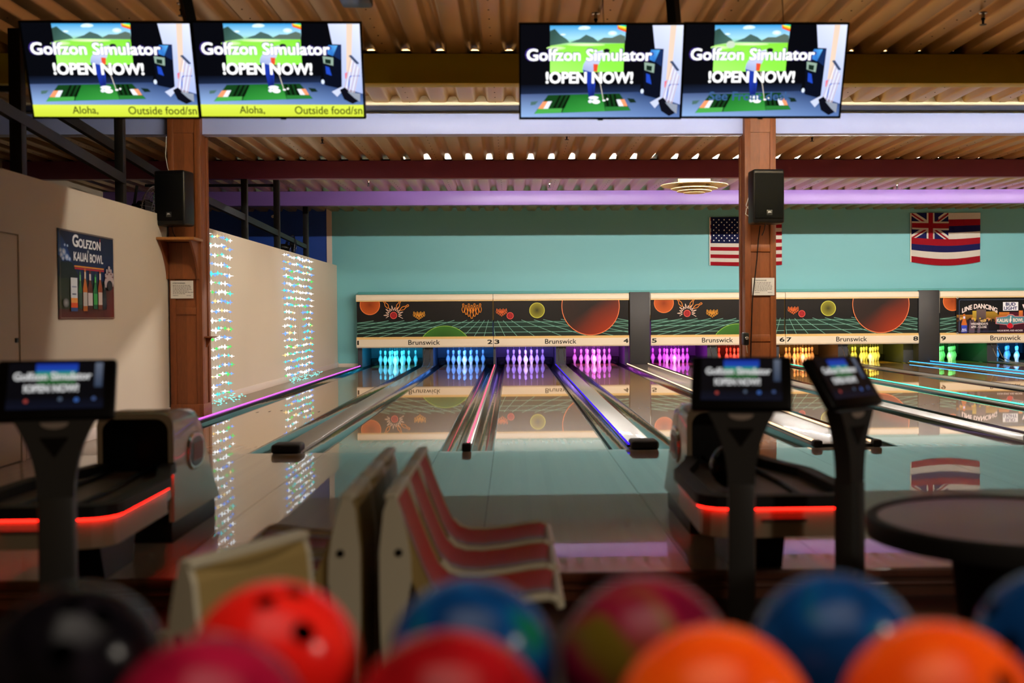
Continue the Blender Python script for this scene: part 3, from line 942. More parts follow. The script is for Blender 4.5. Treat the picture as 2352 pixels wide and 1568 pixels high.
def notice(label, x, z, w_, h_):
    t = thing('notice_sheet', label, 'notice', (x, 14.438, z), group='bowler notices on the posts')
    build('paper', MB().box(-w_ / 2, w_ / 2, 0, 0.004, 0, h_), M_PAPER, t)
    c = Canvas()
    c.text('ATTENTION BOWLERS:', -w_ * 0.40, h_ * 0.82, h_ * 0.075, '#2a2622', width=w_ * 0.55, bold=0.01, align='l')
    for q in range(7):
        x_ = -w_ * 0.40
        lim = w_ * (0.40 if q < 6 else 0.2) - random.uniform(0, 0.03)
        while x_ < lim:
            ln = random.uniform(0.012, 0.032)
            c.rect(x_, x_ + ln, h_ * (0.72 - q * 0.078), h_ * (0.745 - q * 0.078), '#5a544c')
            x_ += ln + 0.007
    c.rect(-w_ * 0.4, -w_ * 0.16, h_ * 0.15, h_ * 0.17, '#6a645c').rect(w_ * 0.2, w_ * 0.4, h_ * 0.15, h_ * 0.17, '#6a645c')
    c.build('lettering', PRINT, t, lambda a, b, l: (a, -0.001 - 0.0008 * l, b))
    return t
notice('white paper notice on the left wooden post under the shelf', -4.175, 1.505, 0.285, 0.225)
notice('white paper notice on the right wooden post', 3.255, 1.497, 0.29, 0.225)

# shelf with shaped brackets on the left post
t = thing('wall_shelf', 'small wooden shelf with curved brackets on the left post', 'shelf', (-4.16, 14.44, 1.75))
build('shelf_board', MB().bbox(-0.26, 0.26, -0.42, 0.0, 0.47, 0.505, 0.006), M_WOODL, t)
br = [(0, 0)] + [(-0.03 - 0.33 * (s_ ** 1.7), 0.47 * s_) for s_ in [q / 10 for q in range(0, 11)]] + [(0, 0.47)]
for sx in (-0.20, 0.18):
    build('bracket', MB().prism(br, 'x', sx, sx + 0.025), M_WOOD, t)
build('back_panel', MB().box(-0.17, 0.175, -0.012, 0.0, 0.0, 0.46), M_WOOD, t)
# cables and hook-up of the right speaker
t = thing('cable', 'thin black cable running down the right wooden post', 'cable')
build('cord', MB().path([(3.20, 14.36, 2.39), (3.19, 14.435, 2.2), (3.175, 14.44, 1.98), (3.13, 14.435, 1.6), (3.11, 14.435, 1.4), (3.095, 14.435, 1.0), (3.085, 14.435, 0.5)], 0.007), M_BLACK, t)
t = thing('cable', 'looped white cable beside the right loudspeaker', 'cable')
build('cord', MB().path([(3.06, 14.3, 2.66), (3.01, 14.3, 2.60), (3.0, 14.3, 2.53), (3.06, 14.3, 2.49)], 0.005).path([(3.04, 14.3, 2.75), (3.005, 14.3, 2.64), (3.06, 14.3, 2.57)], 0.005), M_WHITEPL, t)
t = thing('cable', 'thin white cable hanging down the left wooden post to the loudspeaker', 'cable')
build('cord', MB().path([(-4.34, 14.43, 3.55), (-4.35, 14.42, 3.3), (-4.32, 14.4, 3.15), (-4.26, 14.3, 3.06)], 0.005), M_WHITEPL, t)
# foul-line camera clipped to the right post
t = thing('lane_camera', 'small black camera clipped to the left side of the right wooden post', 'camera', (2.985, 14.30, 0.86))
build('housing', MB().bbox(-0.035, 0.035, -0.10, 0.06, 0.0, 0.16, 0.015), M_BLACK, t)
build('lens', MB().lathe([(0.0, 0.0), (0.022, 0.0), (0.022, 0.02), (0.015, 0.025), (0, 0.02)], 14), M_CHROME, t, (0, -0.10, 0.09)).rotation_euler = (R(90), 0, 0)
build('arm', MB().tube((0.02, 0.0, 0.0), (0.055, 0.10, -0.10), 0.008), M_CHROME, t)

# ------------------------------------------------------------------ poster on the partition
t = thing('poster', 'dark blue Golfzon at Kauai Bowl poster with bottles on the left wall', 'poster', (-4.352, 10.985, 1.252))
build('sheet', MB().box(-0.004, 0.0, 0, 1.51, 0, 0.878), mat('poster_edge', '#1a1a24', 0.4), t)
c = Canvas(); c.clip = (0, 1.51, 0, 0.878)
# crop pixels of the wall photo -> poster: x 118..908, y along the left edge 160..1460
def PX(x): return (x - 118) / 790 * 1.51
def PY(x, y):
    e = (x - 118) / 790
    y0 = 160 + e * 145; y1 = 1465
    return (y1 - y) / (y1 - y0) * 0.878
c.rect(0, 1.51, 0.40, 0.878, '#0c1c48', '#0a1230')
c.rect(0, 1.51, 0.10, 0.40, '#1a1410', '#10181c')
c.rect(0, 1.51, 0, 0.12, '#5a1c10', '#3a140c')
c.up().poly([(0, 0.1), (0.5, 0.1), (0.42, 0.40), (0, 0.42)], ['#2a3010', '#1a2410', '#141c18', '#2a3414'])
c.poly([(1.15, 0.0), (1.51, 0.0), (1.51, 0.36), (1.25, 0.30)], ['#4a1208', '#6a1c0c', '#5a1a10', '#2a1010'])
c.poly([(0, 0.62), (0.35, 0.56), (0.20, 0.74), (0, 0.86)], ['#2a5aa8', '#1a3a7a', '#12285c', '#1a3a78'])
c.up()
for (x, y, r_) in ((150, 480, 0.045), (190, 500, 0.06), (160, 540, 0.05), (230, 575, 0.055), (205, 400, 0.025), (240, 410, 0.022), (265, 600, 0.035), (180, 590, 0.04)):
    c.disc(PX(x), PY(x, y), r_, '#5a80b8', '#d8dce8', 12, ry=r_ * 0.62)
c.poly([(PX(130), PY(130, 640)), (PX(290), PY(290, 640)), (PX(390), PY(390, 860)), (PX(130), PY(130, 880))], '#0e1814')
c.up()
c.text('G', PX(345), PY(345, 420), 0.115, '#e6e6e6', width=0.14, bold=0.05)
c.text('OLFZON', PX(545), PY(545, 455), 0.085, '#e6e6e6', width=0.60, bold=0.05)
c.text('at', PX(520), PY(520, 515), 0.03, '#c8c8c8', width=0.05, bold=0.02)
c.text('KAUAI BOWL', PX(530), PY(530, 645), 0.085, '#e6e6e6', width=0.80, bold=0.04)
c.rect(PX(325), PX(750), 0.522, 0.536, '#e09038').rect(PX(330), PX(750), 0.500, 0.516, '#b01c30')
c.poly([(PX(688), PY(688, 360)), (PX(700), PY(700, 360)), (PX(700), PY(700, 300))], '#c83030')
def bottle(x, ytop, ybot, wd, ca, cb, lab, neck):
    w_ = wd / 790 * 1.51
    X_ = PX(x)
    b0, b1 = PY(x, ybot), PY(x, ytop)
    h_ = b1 - b0
    c.poly([(X_ - w_ / 2, b0), (X_ + w_ / 2, b0), (X_ + w_ / 2, b0 + h_ * 0.52), (X_ + w_ * 0.2, b0 + h_ * 0.72), (X_ + w_ * 0.17, b1), (X_ - w_ * 0.17, b1), (X_ - w_ * 0.2, b0 + h_ * 0.72), (X_ - w_ / 2, b0 + h_ * 0.52)], [ca, ca, cb, cb, cb, cb, cb, cb])
    c.up()
    c.rect(X_ - w_ * 0.47, X_ + w_ * 0.47, b0 + h_ * 0.12, b0 + h_ * 0.44, lab)
    c.rect(X_ - w_ * 0.17, X_ + w_ * 0.17, b0 + h_ * 0.76, b0 + h_ * 0.92, neck)
bottle(402, 785, 1320, 48, '#14301c', '#2f6a34', '#2c4636', '#6ab870')
bottle(470, 735, 1350, 60, '#a85a1c', '#c06a28', '#b8b0a8', '#d8c8b0')
bottle(540, 770, 1340, 70, '#3a140c', '#5a2418', '#c8bcb8', '#d8d0cc')
bottle(615, 820, 1320, 58, '#0f4a30', '#1c6a38', '#3a9a48', '#5ac060')
bottle(686, 765, 1330, 62, '#5a2a14', '#a04c20', '#c8b8ac', '#d8d0c8')
bottle(750, 950, 1330, 60, '#0a0c0e', '#14181a', '#20282c', '#3a4448')
# can and golf ball
X_, w_ = PX(312), 0.17
c.rect(X_ - w_ / 2, X_ + w_ / 2, PY(312, 1350), PY(312, 870), '#c8ccd0', '#d6dadc').up()
c.rect(X_ - w_ / 2, X_ + w_ / 2, PY(312, 1350), PY(312, 1300), '#2a4a80').rect(X_ - w_ / 2, X_ + w_ / 2, PY(312, 1300), PY(312, 1230), '#d8501c').rect(X_ - w_ / 2, X_ + w_ / 2, PY(312, 1230), PY(312, 1160), '#e89a4a')
c.rect(X_ - w_ * 0.35, X_ + w_ * 0.35, PY(312, 1010), PY(312, 990), '#8a92b0').rect(X_ - w_ * 0.3, X_ + w_ * 0.3, PY(312, 1115), PY(312, 1095), '#4a5270')
c.disc(PX(203), PY(203, 1230), 0.075, '#4a4a4a', '#9a9a9a', 20, ry=0.045)
for (x, y, h_) in ((770, 850, 0.15), (790, 800, 0.17), (850, 800, 0.17), (872, 840, 0.15), (820, 770, 0.19)):
    po = pin_outline(PX(x), PY(x, y + 60), h_)
    po = [(PX(x) + (p[0] - PX(x)) * 1.7, p[1]) for p in po]
    for q in range(len(po)):
        c.poly([(PX(x), PY(x, y + 60)), po[q], po[(q + 1) % len(po)]], '#b8a8a8')
    c.up().rect(PX(x) - 0.02, PX(x) + 0.02, PY(x, y + 30), PY(x, y + 15), '#6a2028')
c.up().disc(PX(825), PY(825, 985), 0.085, '#0c0a0c', '#2a2226', 20, ry=0.055)
c.up().line([(0.015, 0.012), (1.495, 0.012), (1.495, 0.866), (0.015, 0.866)], 0.006, '#8a7a68', True)
c.build('printed_picture', PRINT, t, lambda a, b, l: (0.001 + 0.0008 * l, a, b))

# ------------------------------------------------------------------ televisions
TW, TH = 1.228, 0.705
def tv_picture(ticker=False, ghost=False):
    W, H = 1.20, 0.675
    c = Canvas(); c.clip = (0, W, 0, H)
    b0 = 0.088 if ticker else 0.0
    X = lambda x: (x - 85) / 2180 * W
    Y = lambda y: b0 + (1415 - y) / 1255 * (H - b0)
    Q = lambda pts: [(X(a), Y(b)) for a, b in pts]
    c.rect(0, W, 0, H, '#04060c')
    c.up().poly(Q([(85, 970), (1720, 960), (1700, 1075), (85, 1100)]), ['#060a14', '#0a101c', '#1c2a48', '#1a2640'])
    c.poly(Q([(85, 1098), (1690, 1065), (2265, 1210), (2265, 1415), (85, 1415)]), ['#4a5c88', '#2c406c', '#2c3c6c', '#5a78b0', '#8fb0e0'])
    # projected fairway
    c.up().poly(Q([(475, 172), (1495, 165), (1488, 330), (480, 340)]), ['#3a9cd8', '#2f96dc', '#a8e0f4', '#a0d8f0'])
    c.poly(Q([(480, 340), (1488, 330), (1478, 420), (480, 440)]), ['#a0d8f0', '#a8e0f4', '#8fd860', '#a8e070'])
    c.poly(Q([(480, 440), (1478, 405), (1475, 790), (480, 800)]), ['#8fe04a', '#86e03c', '#8cf04a', '#a8ff70'])
    c.up()
    for (x, y, r_, ry) in ((940, 200, 80, 26), (1315, 272, 62, 32), (900, 210, 50, 18), (650, 290, 40, 14)):
        c.disc(X(x), Y(y), r_ / 2180 * W, '#bfe8f8', '#f4fcff', 18, ry=ry / 1255 * H)
    c.poly(Q([(478, 240), (540, 215), (610, 290), (700, 350), (740, 395), (478, 440)]), ['#33504a', '#2e4c46', '#3a5c58', '#3c6058', '#4a7060', '#3a5a50'])
    c.poly(Q([(740, 395), (880, 345), (960, 290), (1060, 330), (1110, 370), (1140, 400)]), '#46645f')
    c.poly(Q([(1110, 380), (1200, 330), (1310, 330), (1420, 285), (1485, 310), (1482, 405), (1140, 400)]), '#5a6e62')
    c.up().disc(X(960), Y(425), 260 / 2180 * W, '#c8ec90', '#ecf4d0', 24, ry=18 / 1255 * H)
    c.disc(X(560), Y(470), 130 / 2180 * W, '#b4ea80', '#e4f4c8', 20, ry=26 / 1255 * H)
    c.up()
    for q, cc in enumerate(('#f04020', '#f8a020', '#f0f040', '#40e080', '#3090f0')):
        c.poly(Q([(1375 + q * 4, 168), (1495, 166), (1493, 255 - q * 22), (1385 + q * 12, 215 - q * 14)]), cc).up()
    # bright doorway, kiosk, club rack
    c.poly(Q([(1850, 165), (2265, 162), (2265, 1240), (1985, 1140)]), ['#d0d8f4', '#e0e6fa', '#a8b8e8', '#b8c4f0'])
    c.up().poly(Q([(2092, 165), (2172, 165), (2125, 900), (2060, 900)]), '#e6cdb8')
    c.poly(Q([(1835, 472), (2012, 478), (1988, 1165), (1765, 1110), (1740, 620)]), '#060c1c')
    c.up().poly(Q([(1842, 490), (1962, 492), (1895, 655), (1800, 615)]), ['#3a80d0', '#5ab0f0', '#2a6cc0', '#3a88d8'])
    c.poly(Q([(1962, 492), (2010, 484), (1995, 720), (1900, 650)]), '#142a58')
    c.poly(Q([(1755, 658), (1897, 682), (1890, 805), (1762, 765)]), '#8fa898').up().poly(Q([(1785, 700), (1862, 712), (1858, 780), (1785, 765)]), '#14281e')
    c.poly(Q([(1785, 810), (1835, 830), (1862, 960), (1790, 930)]), '#2048c0')
    c.disc(X(1738), Y(1055), 22 / 2180 * W, '#d8e4f8', n=12, ry=32 / 1255 * H)
    for q in range(7):
        c.line([(X(2130 + q * 18), Y(690 + q * 25)), (X(2010 + q * 22), Y(1210 + q * 8))], 0.006, '#f4f0f4' if q % 2 else '#d0b8b8')
        c.disc(X(2128 + q * 14), Y(655 + q * 18), 24 / 2180 * W, '#3a4868', n=10, ry=14 / 1255 * H)
    c.poly(Q([(2040, 920), (2085, 900), (2070, 990), (2040, 1010)]), '#e07088')
    c.line([(X(2235), Y(960)), (X(2120), Y(962)), (X(2092), Y(990)), (X(2080), Y(1200))], 0.008, '#4868c0')
    c.up().poly(Q([(1850, 1210), (1990, 1130), (2030, 1160), (1920, 1290)]), '#c8d0ec')
    c.poly(Q([(1960, 1180), (2030, 1140), (2200, 1360), (2120, 1400), (2010, 1330)]), '#0a0c18')
    c.poly(Q([(2060, 1210), (2230, 1240), (2225, 1370), (2150, 1310)]), '#9098a8')
    # mat
    c.poly(Q([(455, 1108), (1430, 1085), (1592, 1322), (262, 1368)]), '#12401a')
    c.up().poly(Q([(742, 1105), (1195, 1092), (1238, 1332), (648, 1352)]), ['#1a6a26', '#186424', '#3a9c40', '#2c8c36'])
    c.poly(Q([(320, 1300), (648, 1290), (636, 1352), (265, 1368)]), '#4aa84a').poly(Q([(1238, 1270), (1550, 1268), (1588, 1320), (1240, 1332)]), '#2a7a34')
    for q in range(3):
        x_ = 545 + q * 62
        c.poly(Q([(x_ + 62, 1112), (x_ + 92, 1110), (x_ + 10, 1290), (x_ - 30, 1290)]), '#061808')
        x_ = 1225 + q * 60
        c.poly(Q([(x_, 1095), (x_ + 30, 1095), (x_ + 70, 1265), (x_ + 34, 1265)]), '#061808')
    c.poly(Q([(385, 1198), (450, 1195), (390, 1298), (315, 1298)]), '#f09868').poly(Q([(450, 1195), (508, 1192), (455, 1296), (390, 1298)]), '#e8ecf4')
    c.poly(Q([(1388, 1170), (1440, 1168), (1492, 1262), (1425, 1262)]), '#e8ecf4').poly(Q([(1440, 1168), (1500, 1166), (1545, 1262), (1492, 1262)]), '#f09868')
    c.poly(Q([(1535, 1150), (1630, 1160), (1665, 1210), (1580, 1215)]), '#12281e')
    c.poly(Q([(220, 1200), (320, 1190), (280, 1240), (215, 1250)]), '#4a6c68')
    # golfer
    c.up().poly(Q([(918, 755), (1062, 795), (1095, 950), (1080, 1168), (1012, 1168), (988, 960)]), ['#1c3aa0', '#1c3aa0', '#2040c8', '#101c50', '#14246c', '#1c34a8'])
    c.disc(X(1075), Y(1145), 70 / 2180 * W, '#f0f4ff', n=16, ry=24 / 1255 * H).disc(X(1110), Y(1200), 56 / 2180 * W, '#ffffff', n=16, ry=30 / 1255 * H).disc(X(1030), Y(1195), 28 / 2180 * W, '#e8ecf8', n=12, ry=24 / 1255 * H)
    c.up().poly(Q([(1085, 520), (1190, 495), (1200, 560), (1135, 690), (1062, 800), (918, 760), (930, 690), (965, 630)]), ['#c8d0ec', '#d8dcf0', '#d8dcf0', '#c0c8e8', '#a8b4dc', '#9cacd8', '#b0bce0', '#c4ccec'])
    c.up().poly(Q([(1065, 682), (1128, 685), (1118, 790), (1068, 782)]), '#e05030')
    c.disc(X(1240), Y(503), 44 / 2180 * W, '#14161c', n=16, ry=28 / 1255 * H)
    c.line([(X(1132), Y(800)), (X(1205), Y(1150)), (X(1208), Y(1180))], 0.004, '#f4e8d8')
    c.disc(X(1218), Y(1182), 22 / 2180 * W, '#ffffff', n=10, ry=12 / 1255 * H).disc(X(1265), Y(1165), 14 / 2180 * W, '#ffffff', n=10, ry=14 / 1255 * H)
    if ghost:
        c.up().text('See Front desk', X(1010), Y(1190) - 0.0, 0.062, '#3a5c8c', width=0.62, bold=0.03)
        c.disc(X(700), Y(430), 60 / 2180 * W, '#c8d8c0', n=16, ry=50 / 1255 * H)
    # lettering
    c.up().text('Golfzon Simulator', X(1010), Y(640), 0.088, '#3a2a78', width=0.945, bold=0.06)
    c.up().text('Golfzon Simulator', X(1010), Y(638), 0.083, '#ffffff', width=0.925, bold=0.045)
    c.up().text('!OPEN NOW!', X(1015), Y(943), 0.080, '#ffffff', width=0.645, bold=0.055)
    if ticker:
        c.up().rect(0, W, 0, b0, '#c8d838', '#d8e850')
        c.up().text('Aloha,', 0.375, 0.014, 0.062, '#3a4010', width=0.185, bold=0.012)
        c.text('Outside food/sn', 0.69, 0.018, 0.058, '#3a4010', width=0.50, bold=0.012, align='l')
    return c

def television(label, cx, cy, cz, tilt, yaw, ticker, ghost):
    t = thing('television', label, 'television', (cx, cy, cz), 0, 'screens hanging from the ceiling')
    t.rotation_euler = (R(tilt), 0, R(yaw))
    hw, hh = TW / 2, TH / 2
    build('frame', MB().bbox(-hw, hw, 0.0, 0.05, -hh, hh, 0.006), M_BLACK, t)
    build('rear_housing', MB().bbox(-hw * 0.6, hw * 0.6, 0.049, 0.09, -hh * 0.7, hh * 0.5, 0.012), M_BLACK, t)
    build('bezel', MB().box(-hw, hw, -0.006, 0.0, hh - 0.013, hh).box(-hw, hw, -0.006, 0.0, -hh, -hh + 0.017).box(-hw, -hw + 0.012, -0.006, 0.0, -hh, hh).box(hw - 0.012, hw, -0.006, 0.0, -hh, hh), M_BLACK, t)
    build('sensor_bump', MB().bbox(-0.02, 0.02, -0.004, 0.012, -hh - 0.008, -hh + 0.002, 0.002), M_BLACK, t)
    c = tv_picture(ticker, ghost)
    c.build('screen', SCREEN, t, lambda a, b, l: (a - 0.60, -0.0005 - 0.00025 * l, b - 0.3355))
    return t
TILT = 20
television('wide screen with yellow ticker, leftmost of the four hanging screens', -2.925, 8.42, 3.075, TILT, 1.0, True, False)
television('wide screen with yellow ticker, second of the four hanging screens', -1.695, 8.42, 3.076, TILT, 1.0, True, False)
television('wide screen without ticker, third of the four hanging screens', 0.685, 8.42, 3.068, TILT, 0, False, False)
television('wide screen with faint extra lettering, rightmost of the four hanging screens', 1.905, 8.42, 3.074, TILT, 0, False, True)
def mount(label, x, xt, y):
    t = thing('screen_mount', label, 'mount', (x, y, 3.0), group='ceiling mounts of the screens')
    build('pole', MB().obar((0, 0, 0.05), (xt - x, -0.1, 0.91), 0.075, 0.075), M_BLACKM, t)
    build('cross_bar', MB().box(-0.95, 0.95, -0.03, 0.03, 0.10, 0.16), M_BLACKM, t)
    for q in (-0.62, 0.62):
        build('arm', MB().box(q - 0.03, q + 0.03, -0.10, 0.03, -0.12, 0.24), M_BLACKM, t)
    build('ceiling_plate', MB().box(xt - x - 0.09, xt - x + 0.09, -0.19, -0.01, 0.885, 0.898), M_BLACKM, t)
mount('black ceiling pole carrying the left pair of screens', -2.31, -2.46, 8.60)
mount('black ceiling pole carrying the right pair of screens', 1.295, 1.21, 8.60)
# thin suspension wires of the right pair
for k, (x, lab) in enumerate(((0.70, 'thin wire holding up the third hanging screen'), (2.04, 'thin wire holding up the rightmost hanging screen'))):
    t = thing('hanging_wire', lab, 'wire', group='wires of the right screens')
    build('strand', MB().tube((x, 8.36, 3.42), (x - 0.02, 8.36, 3.90), 0.003, 5), M_BLACK, t)
# black box hanging at the top edge
t = thing('ceiling_box', 'black box hanging from the ceiling between the screen pairs at the top edge', 'projector', (-1.08, 7.9, 3.46))
build('housing', MB().bbox(-0.11, 0.11, -0.1, 0.25, 0.0, 0.16, 0.02), M_BLACK, t)
build('hanger', MB().box(-0.02, 0.02, 0.05, 0.09, 0.15, 0.44), M_BLACKM, t)

# ------------------------------------------------------------------ lamp housings behind the beams
for (yy, zz), xs, ln, st_, rr, lab in ((COVE_A, [-1.2 + k * 3.9 for k in range(4)], 1.75, COVE_A_STRENGTH, 0.016, 'white strip lamp hidden behind the olive beam'), (COVE_B, [0.3 + k * 4.2 for k in range(4)], 1.95, COVE_B_STRENGTH, 0.014, 'white strip lamp hidden behind the maroon beam')):
    for x in xs:
        t = thing('strip_lamp', lab, 'lamp', (x, yy, zz), 0, 'strip lamps on the ceiling')
        build('tube', MB().tube((-ln, 0, 0), (ln, 0, 0), rr, 8), emat('tube_%d' % st_, (1.0, 0.94, 0.86), st_), t)
        for q in (-ln, ln):
            build('holder', MB().box(q - 0.02, q + 0.02, -0.02, 0.02, -0.02, DECKZ - zz - 0.001), M_WHITEPL, t)

# ------------------------------------------------------------------ sprinklers, diffuser, security camera, fans
def sprinkler(label, x, y, z=DECKZ):
    t = thing('sprinkler_head', label, 'sprinkler', (x, y, z), 0, 'sprinkler heads under the deck')
    build('escutcheon', MB().lathe([(0.0, 0.0), (0.04, -0.002), (0.035, -0.012), (0.016, -0.016), (0.016, -0.05)], 14), M_CHROME, t)
    build('body', MB().lathe([(0.016, -0.05), (0.02, -0.06), (0.012, -0.07), (0.01, -0.10), (0.03, -0.105), (0.03, -0.11), (0.0, -0.112)], 12), M_BLACKM, t)
sprinkler('small sprinkler head above the left pair of screens', -2.75, 9.62)
sprinkler('small sprinkler head above the third hanging screen', 0.76, 9.9, 3.90)
sprinkler('small sprinkler head at the upper right corner', 4.18, 9.85)
sprinkler('small sprinkler head under the deck below the pale lavender beam, middle', 0.82, 16.3)
sprinkler('small sprinkler head under the deck right of the right post', 4.45, 16.5)
sprinkler('small sprinkler head under the deck left of the middle', -2.74, 16.6)
sprinkler('small sprinkler head between the maroon and purple beams, middle', 0.78, 22.4)
sprinkler('small sprinkler head between the maroon and purple beams, left', -2.75, 22.0)
sprinkler('small sprinkler head above the purple beam right of the post', 7.9, 22.8)
t = thing('ceiling_diffuser', 'round cream ceiling air diffuser left of the right post', 'air vent', (3.52, 21.5, 3.62))
for k, (r0, r1, z0, z1) in enumerate(((0.30, 0.64, 0.16, 0.10), (0.22, 0.44, 0.10, 0.035), (0.12, 0.33, 0.05, -0.01), (0.0, 0.20, 0.02, -0.04))):
    build('cone_ring', MB().lathe([(r0, z0 + 0.06), (r0, z0), ((r0 + r1) / 2, (z0 + z1) / 2 - 0.015), (r1, z1), (r1 + 0.006, z1 + 0.01), ((r0 + r1) / 2, (z0 + z1) / 2)], 40), mat('diffuser_cream', '#e6cf9a', 0.45), t)
build('duct', MB().lathe([(0.31, 0.12), (0.31, 0.28)], 32), mat('diffuser_cream', '#e6cf9a', 0.45), t)
t = thing('security_camera', 'small white security camera under the deck by the blue wall', 'camera', (-4.56, 22.15, 3.24))
build('body', MB().tube((0, 0, 0), (-0.05, -0.14, -0.03), 0.028, 10), M_WHITEPL, t)
build('stem', MB().tube((0.0, 0.0, 0.0), (0.05, 0.03, 0.6), 0.012, 6), M_WHITEPL, t)

def fan(label, loc, rot, r, dark):
    t = thing('wall_fan', label, 'fan', loc)
    t.rotation_euler = rot
    m1 = M_BLACKM if dark else mat('fan_wire', '#d0ccd8', 0.35, metal=0.2)
    build('motor', MB().lathe([(0, -0.02), (0.07, -0.02), (0.08, 0.05), (0.06, 0.16), (0, 0.17)], 16), M_BLACK, t)
    cg = MB()
    for k in range(24):
        a = 2 * PI * k / 24
        ca, sa = math.cos(a), math.sin(a)
        cg.path([(0.03 * ca, 0.03 * sa, -0.13), (r * 0.6 * ca, r * 0.6 * sa, -0.12), (r * ca, r * sa, -0.04), (r * 0.7 * ca, r * 0.7 * sa, 0.03), (0.08 * ca, 0.08 * sa, 0.05)], 0.004, 4)
    for rr, zz in ((r, -0.04), (r * 0.6, -0.12)):
        pts = [(rr * math.cos(2 * PI * k / 24), rr * math.sin(2 * PI * k / 24), zz) for k in range(25)]
        cg.path(pts, 0.006, 4)
    build('cage', cg, m1, t)
    for k in range(4):
        a = PI / 2 * k
        bl = [(0.05, -0.05), (r * 0.5, -0.11), (r * 0.85, -0.06), (r * 0.85, 0.08), (r * 0.4, 0.09), (0.05, 0.04)]
        vs = [(x * math.cos(a) - y * math.sin(a), x * math.sin(a) + y * math.cos(a), -0.06 + 0.2 * y) for x, y in bl]
        build('blade', MB().add(vs + [(v[0], v[1], v[2] + 0.006) for v in vs], [tuple(range(6)), tuple(range(11, 5, -1))] + [(i, (i + 1) % 6, 6 + (i + 1) % 6, 6 + i) for i in range(6)]), mat('fan_blade', '#3a3c48', 0.4), t)
    build('stand', MB().tube((0, 0, 0.12), (0, -0.02, 0.24), 0.03, 8).tube((0, 0, 0.22), (0, r * 0.9, 0.22), 0.02, 8), M_BLACKM, t)
fan('black caged fan standing behind the white partition near the blue wall', (-4.66, 23.75, 2.70), (R(78), 0, R(-62)), 0.30, True)
fan('grey wire caged fan beside the left loudspeaker', (-4.74, 15.0, 2.72), (R(80), 0, R(-100)), 0.28, False)

# ------------------------------------------------------------------ black steel frame behind the partition
t = thing('steel_frame', 'black square steel posts and braces standing behind the white partition', 'steel frame')
for (yy, zz, w_) in ((10.5, DECKZ, 0.11), (13.2, DECKZ, 0.10), (19.27, 3.60, 0.10), (21.9, DECKZ, 0.11), (24.95, DECKZ, 0.11)):
    build('steel_post', MB().bbox(-4.50 - w_ / 2, -4.50 + w_ / 2, yy - w_ / 2, yy + w_ / 2, 0.0, zz - 0.001, 0.004), M_BLACKM, t)
build('brace', MB().obar((-4.47, 8.9, 3.22), (-4.47, 13.2, 2.86), 0.06, 0.11), M_BLACKM, t)
build('brace', MB().obar((-4.85, 12.2, 3.48), (-4.60, 16.6, 3.02), 0.06, 0.11), M_BLACKM, t)
build('brace', MB().obar((-4.53, 15.0, 3.06), (-4.50, 21.9, 2.88), 0.07, 0.11), M_BLACKM, t)
build('brace', MB().obar((-4.58, 18.0, 3.02), (-4.50, 24.95, 2.80), 0.06, 0.09), M_BLACKM, t)
build('cross_rail', MB().obar((-7.0, 21.9, 3.80), (-4.5, 21.9, 3.80), 0.05, 0.05), M_BLACKM, t)
build('cross_rail', MB().obar((-7.0, 10.5, 3.36), (-4.5, 10.5, 3.36), 0.05, 0.05), M_BLACKM, t)
t = thing('small_shelf', 'small dark ledge sticking out behind the left wooden post', 'shelf', (-3.93, 14.62, 1.0))
build('board', MB().bbox(0.0, 0.11, -0.1, 0.12, 0.0, 0.018, 0.004), M_WOOD, t)
build('brace', MB().prism([(0.0, -0.12), (0.02, -0.12), (0.07, 0.0), (0.0, 0.0)], 'y', -0.01, 0.01), M_WOOD, t)

# ------------------------------------------------------------------ curtains of fairy lights
bulb = MB()  # sparkle spikes are modelled into the bulb's shape
for a_, b_, c_ in ((0.046, 0.009, 0.009), (0.013, 0.011, 0.032), (0.018, 0.014, 0.015)):
    bulb.add([(a_, 0, 0), (-a_, 0, 0), (0, b_, 0), (0, -b_, 0), (0, 0, c_), (0, 0, -c_)], [(0, 2, 4), (2, 1, 4), (1, 3, 4), (3, 0, 4), (2, 0, 5), (1, 2, 5), (3, 1, 5), (0, 3, 5)])
bulb_mes = []
for nm, col, st_ in (('white', '#f4fbff', 5.0), ('cyan', '#4fe0dc', 4.0), ('green', '#58e06a', 3.5), ('blue', '#6a9cff', 4.5), ('warm', '#ffd890', 4.0)):
    me = bulb.mesh('bulb')
    me.materials.append(emat('bulb_' + nm, col, st_ * 0.36))
    bulb_mes.append(me)
wire_me = None
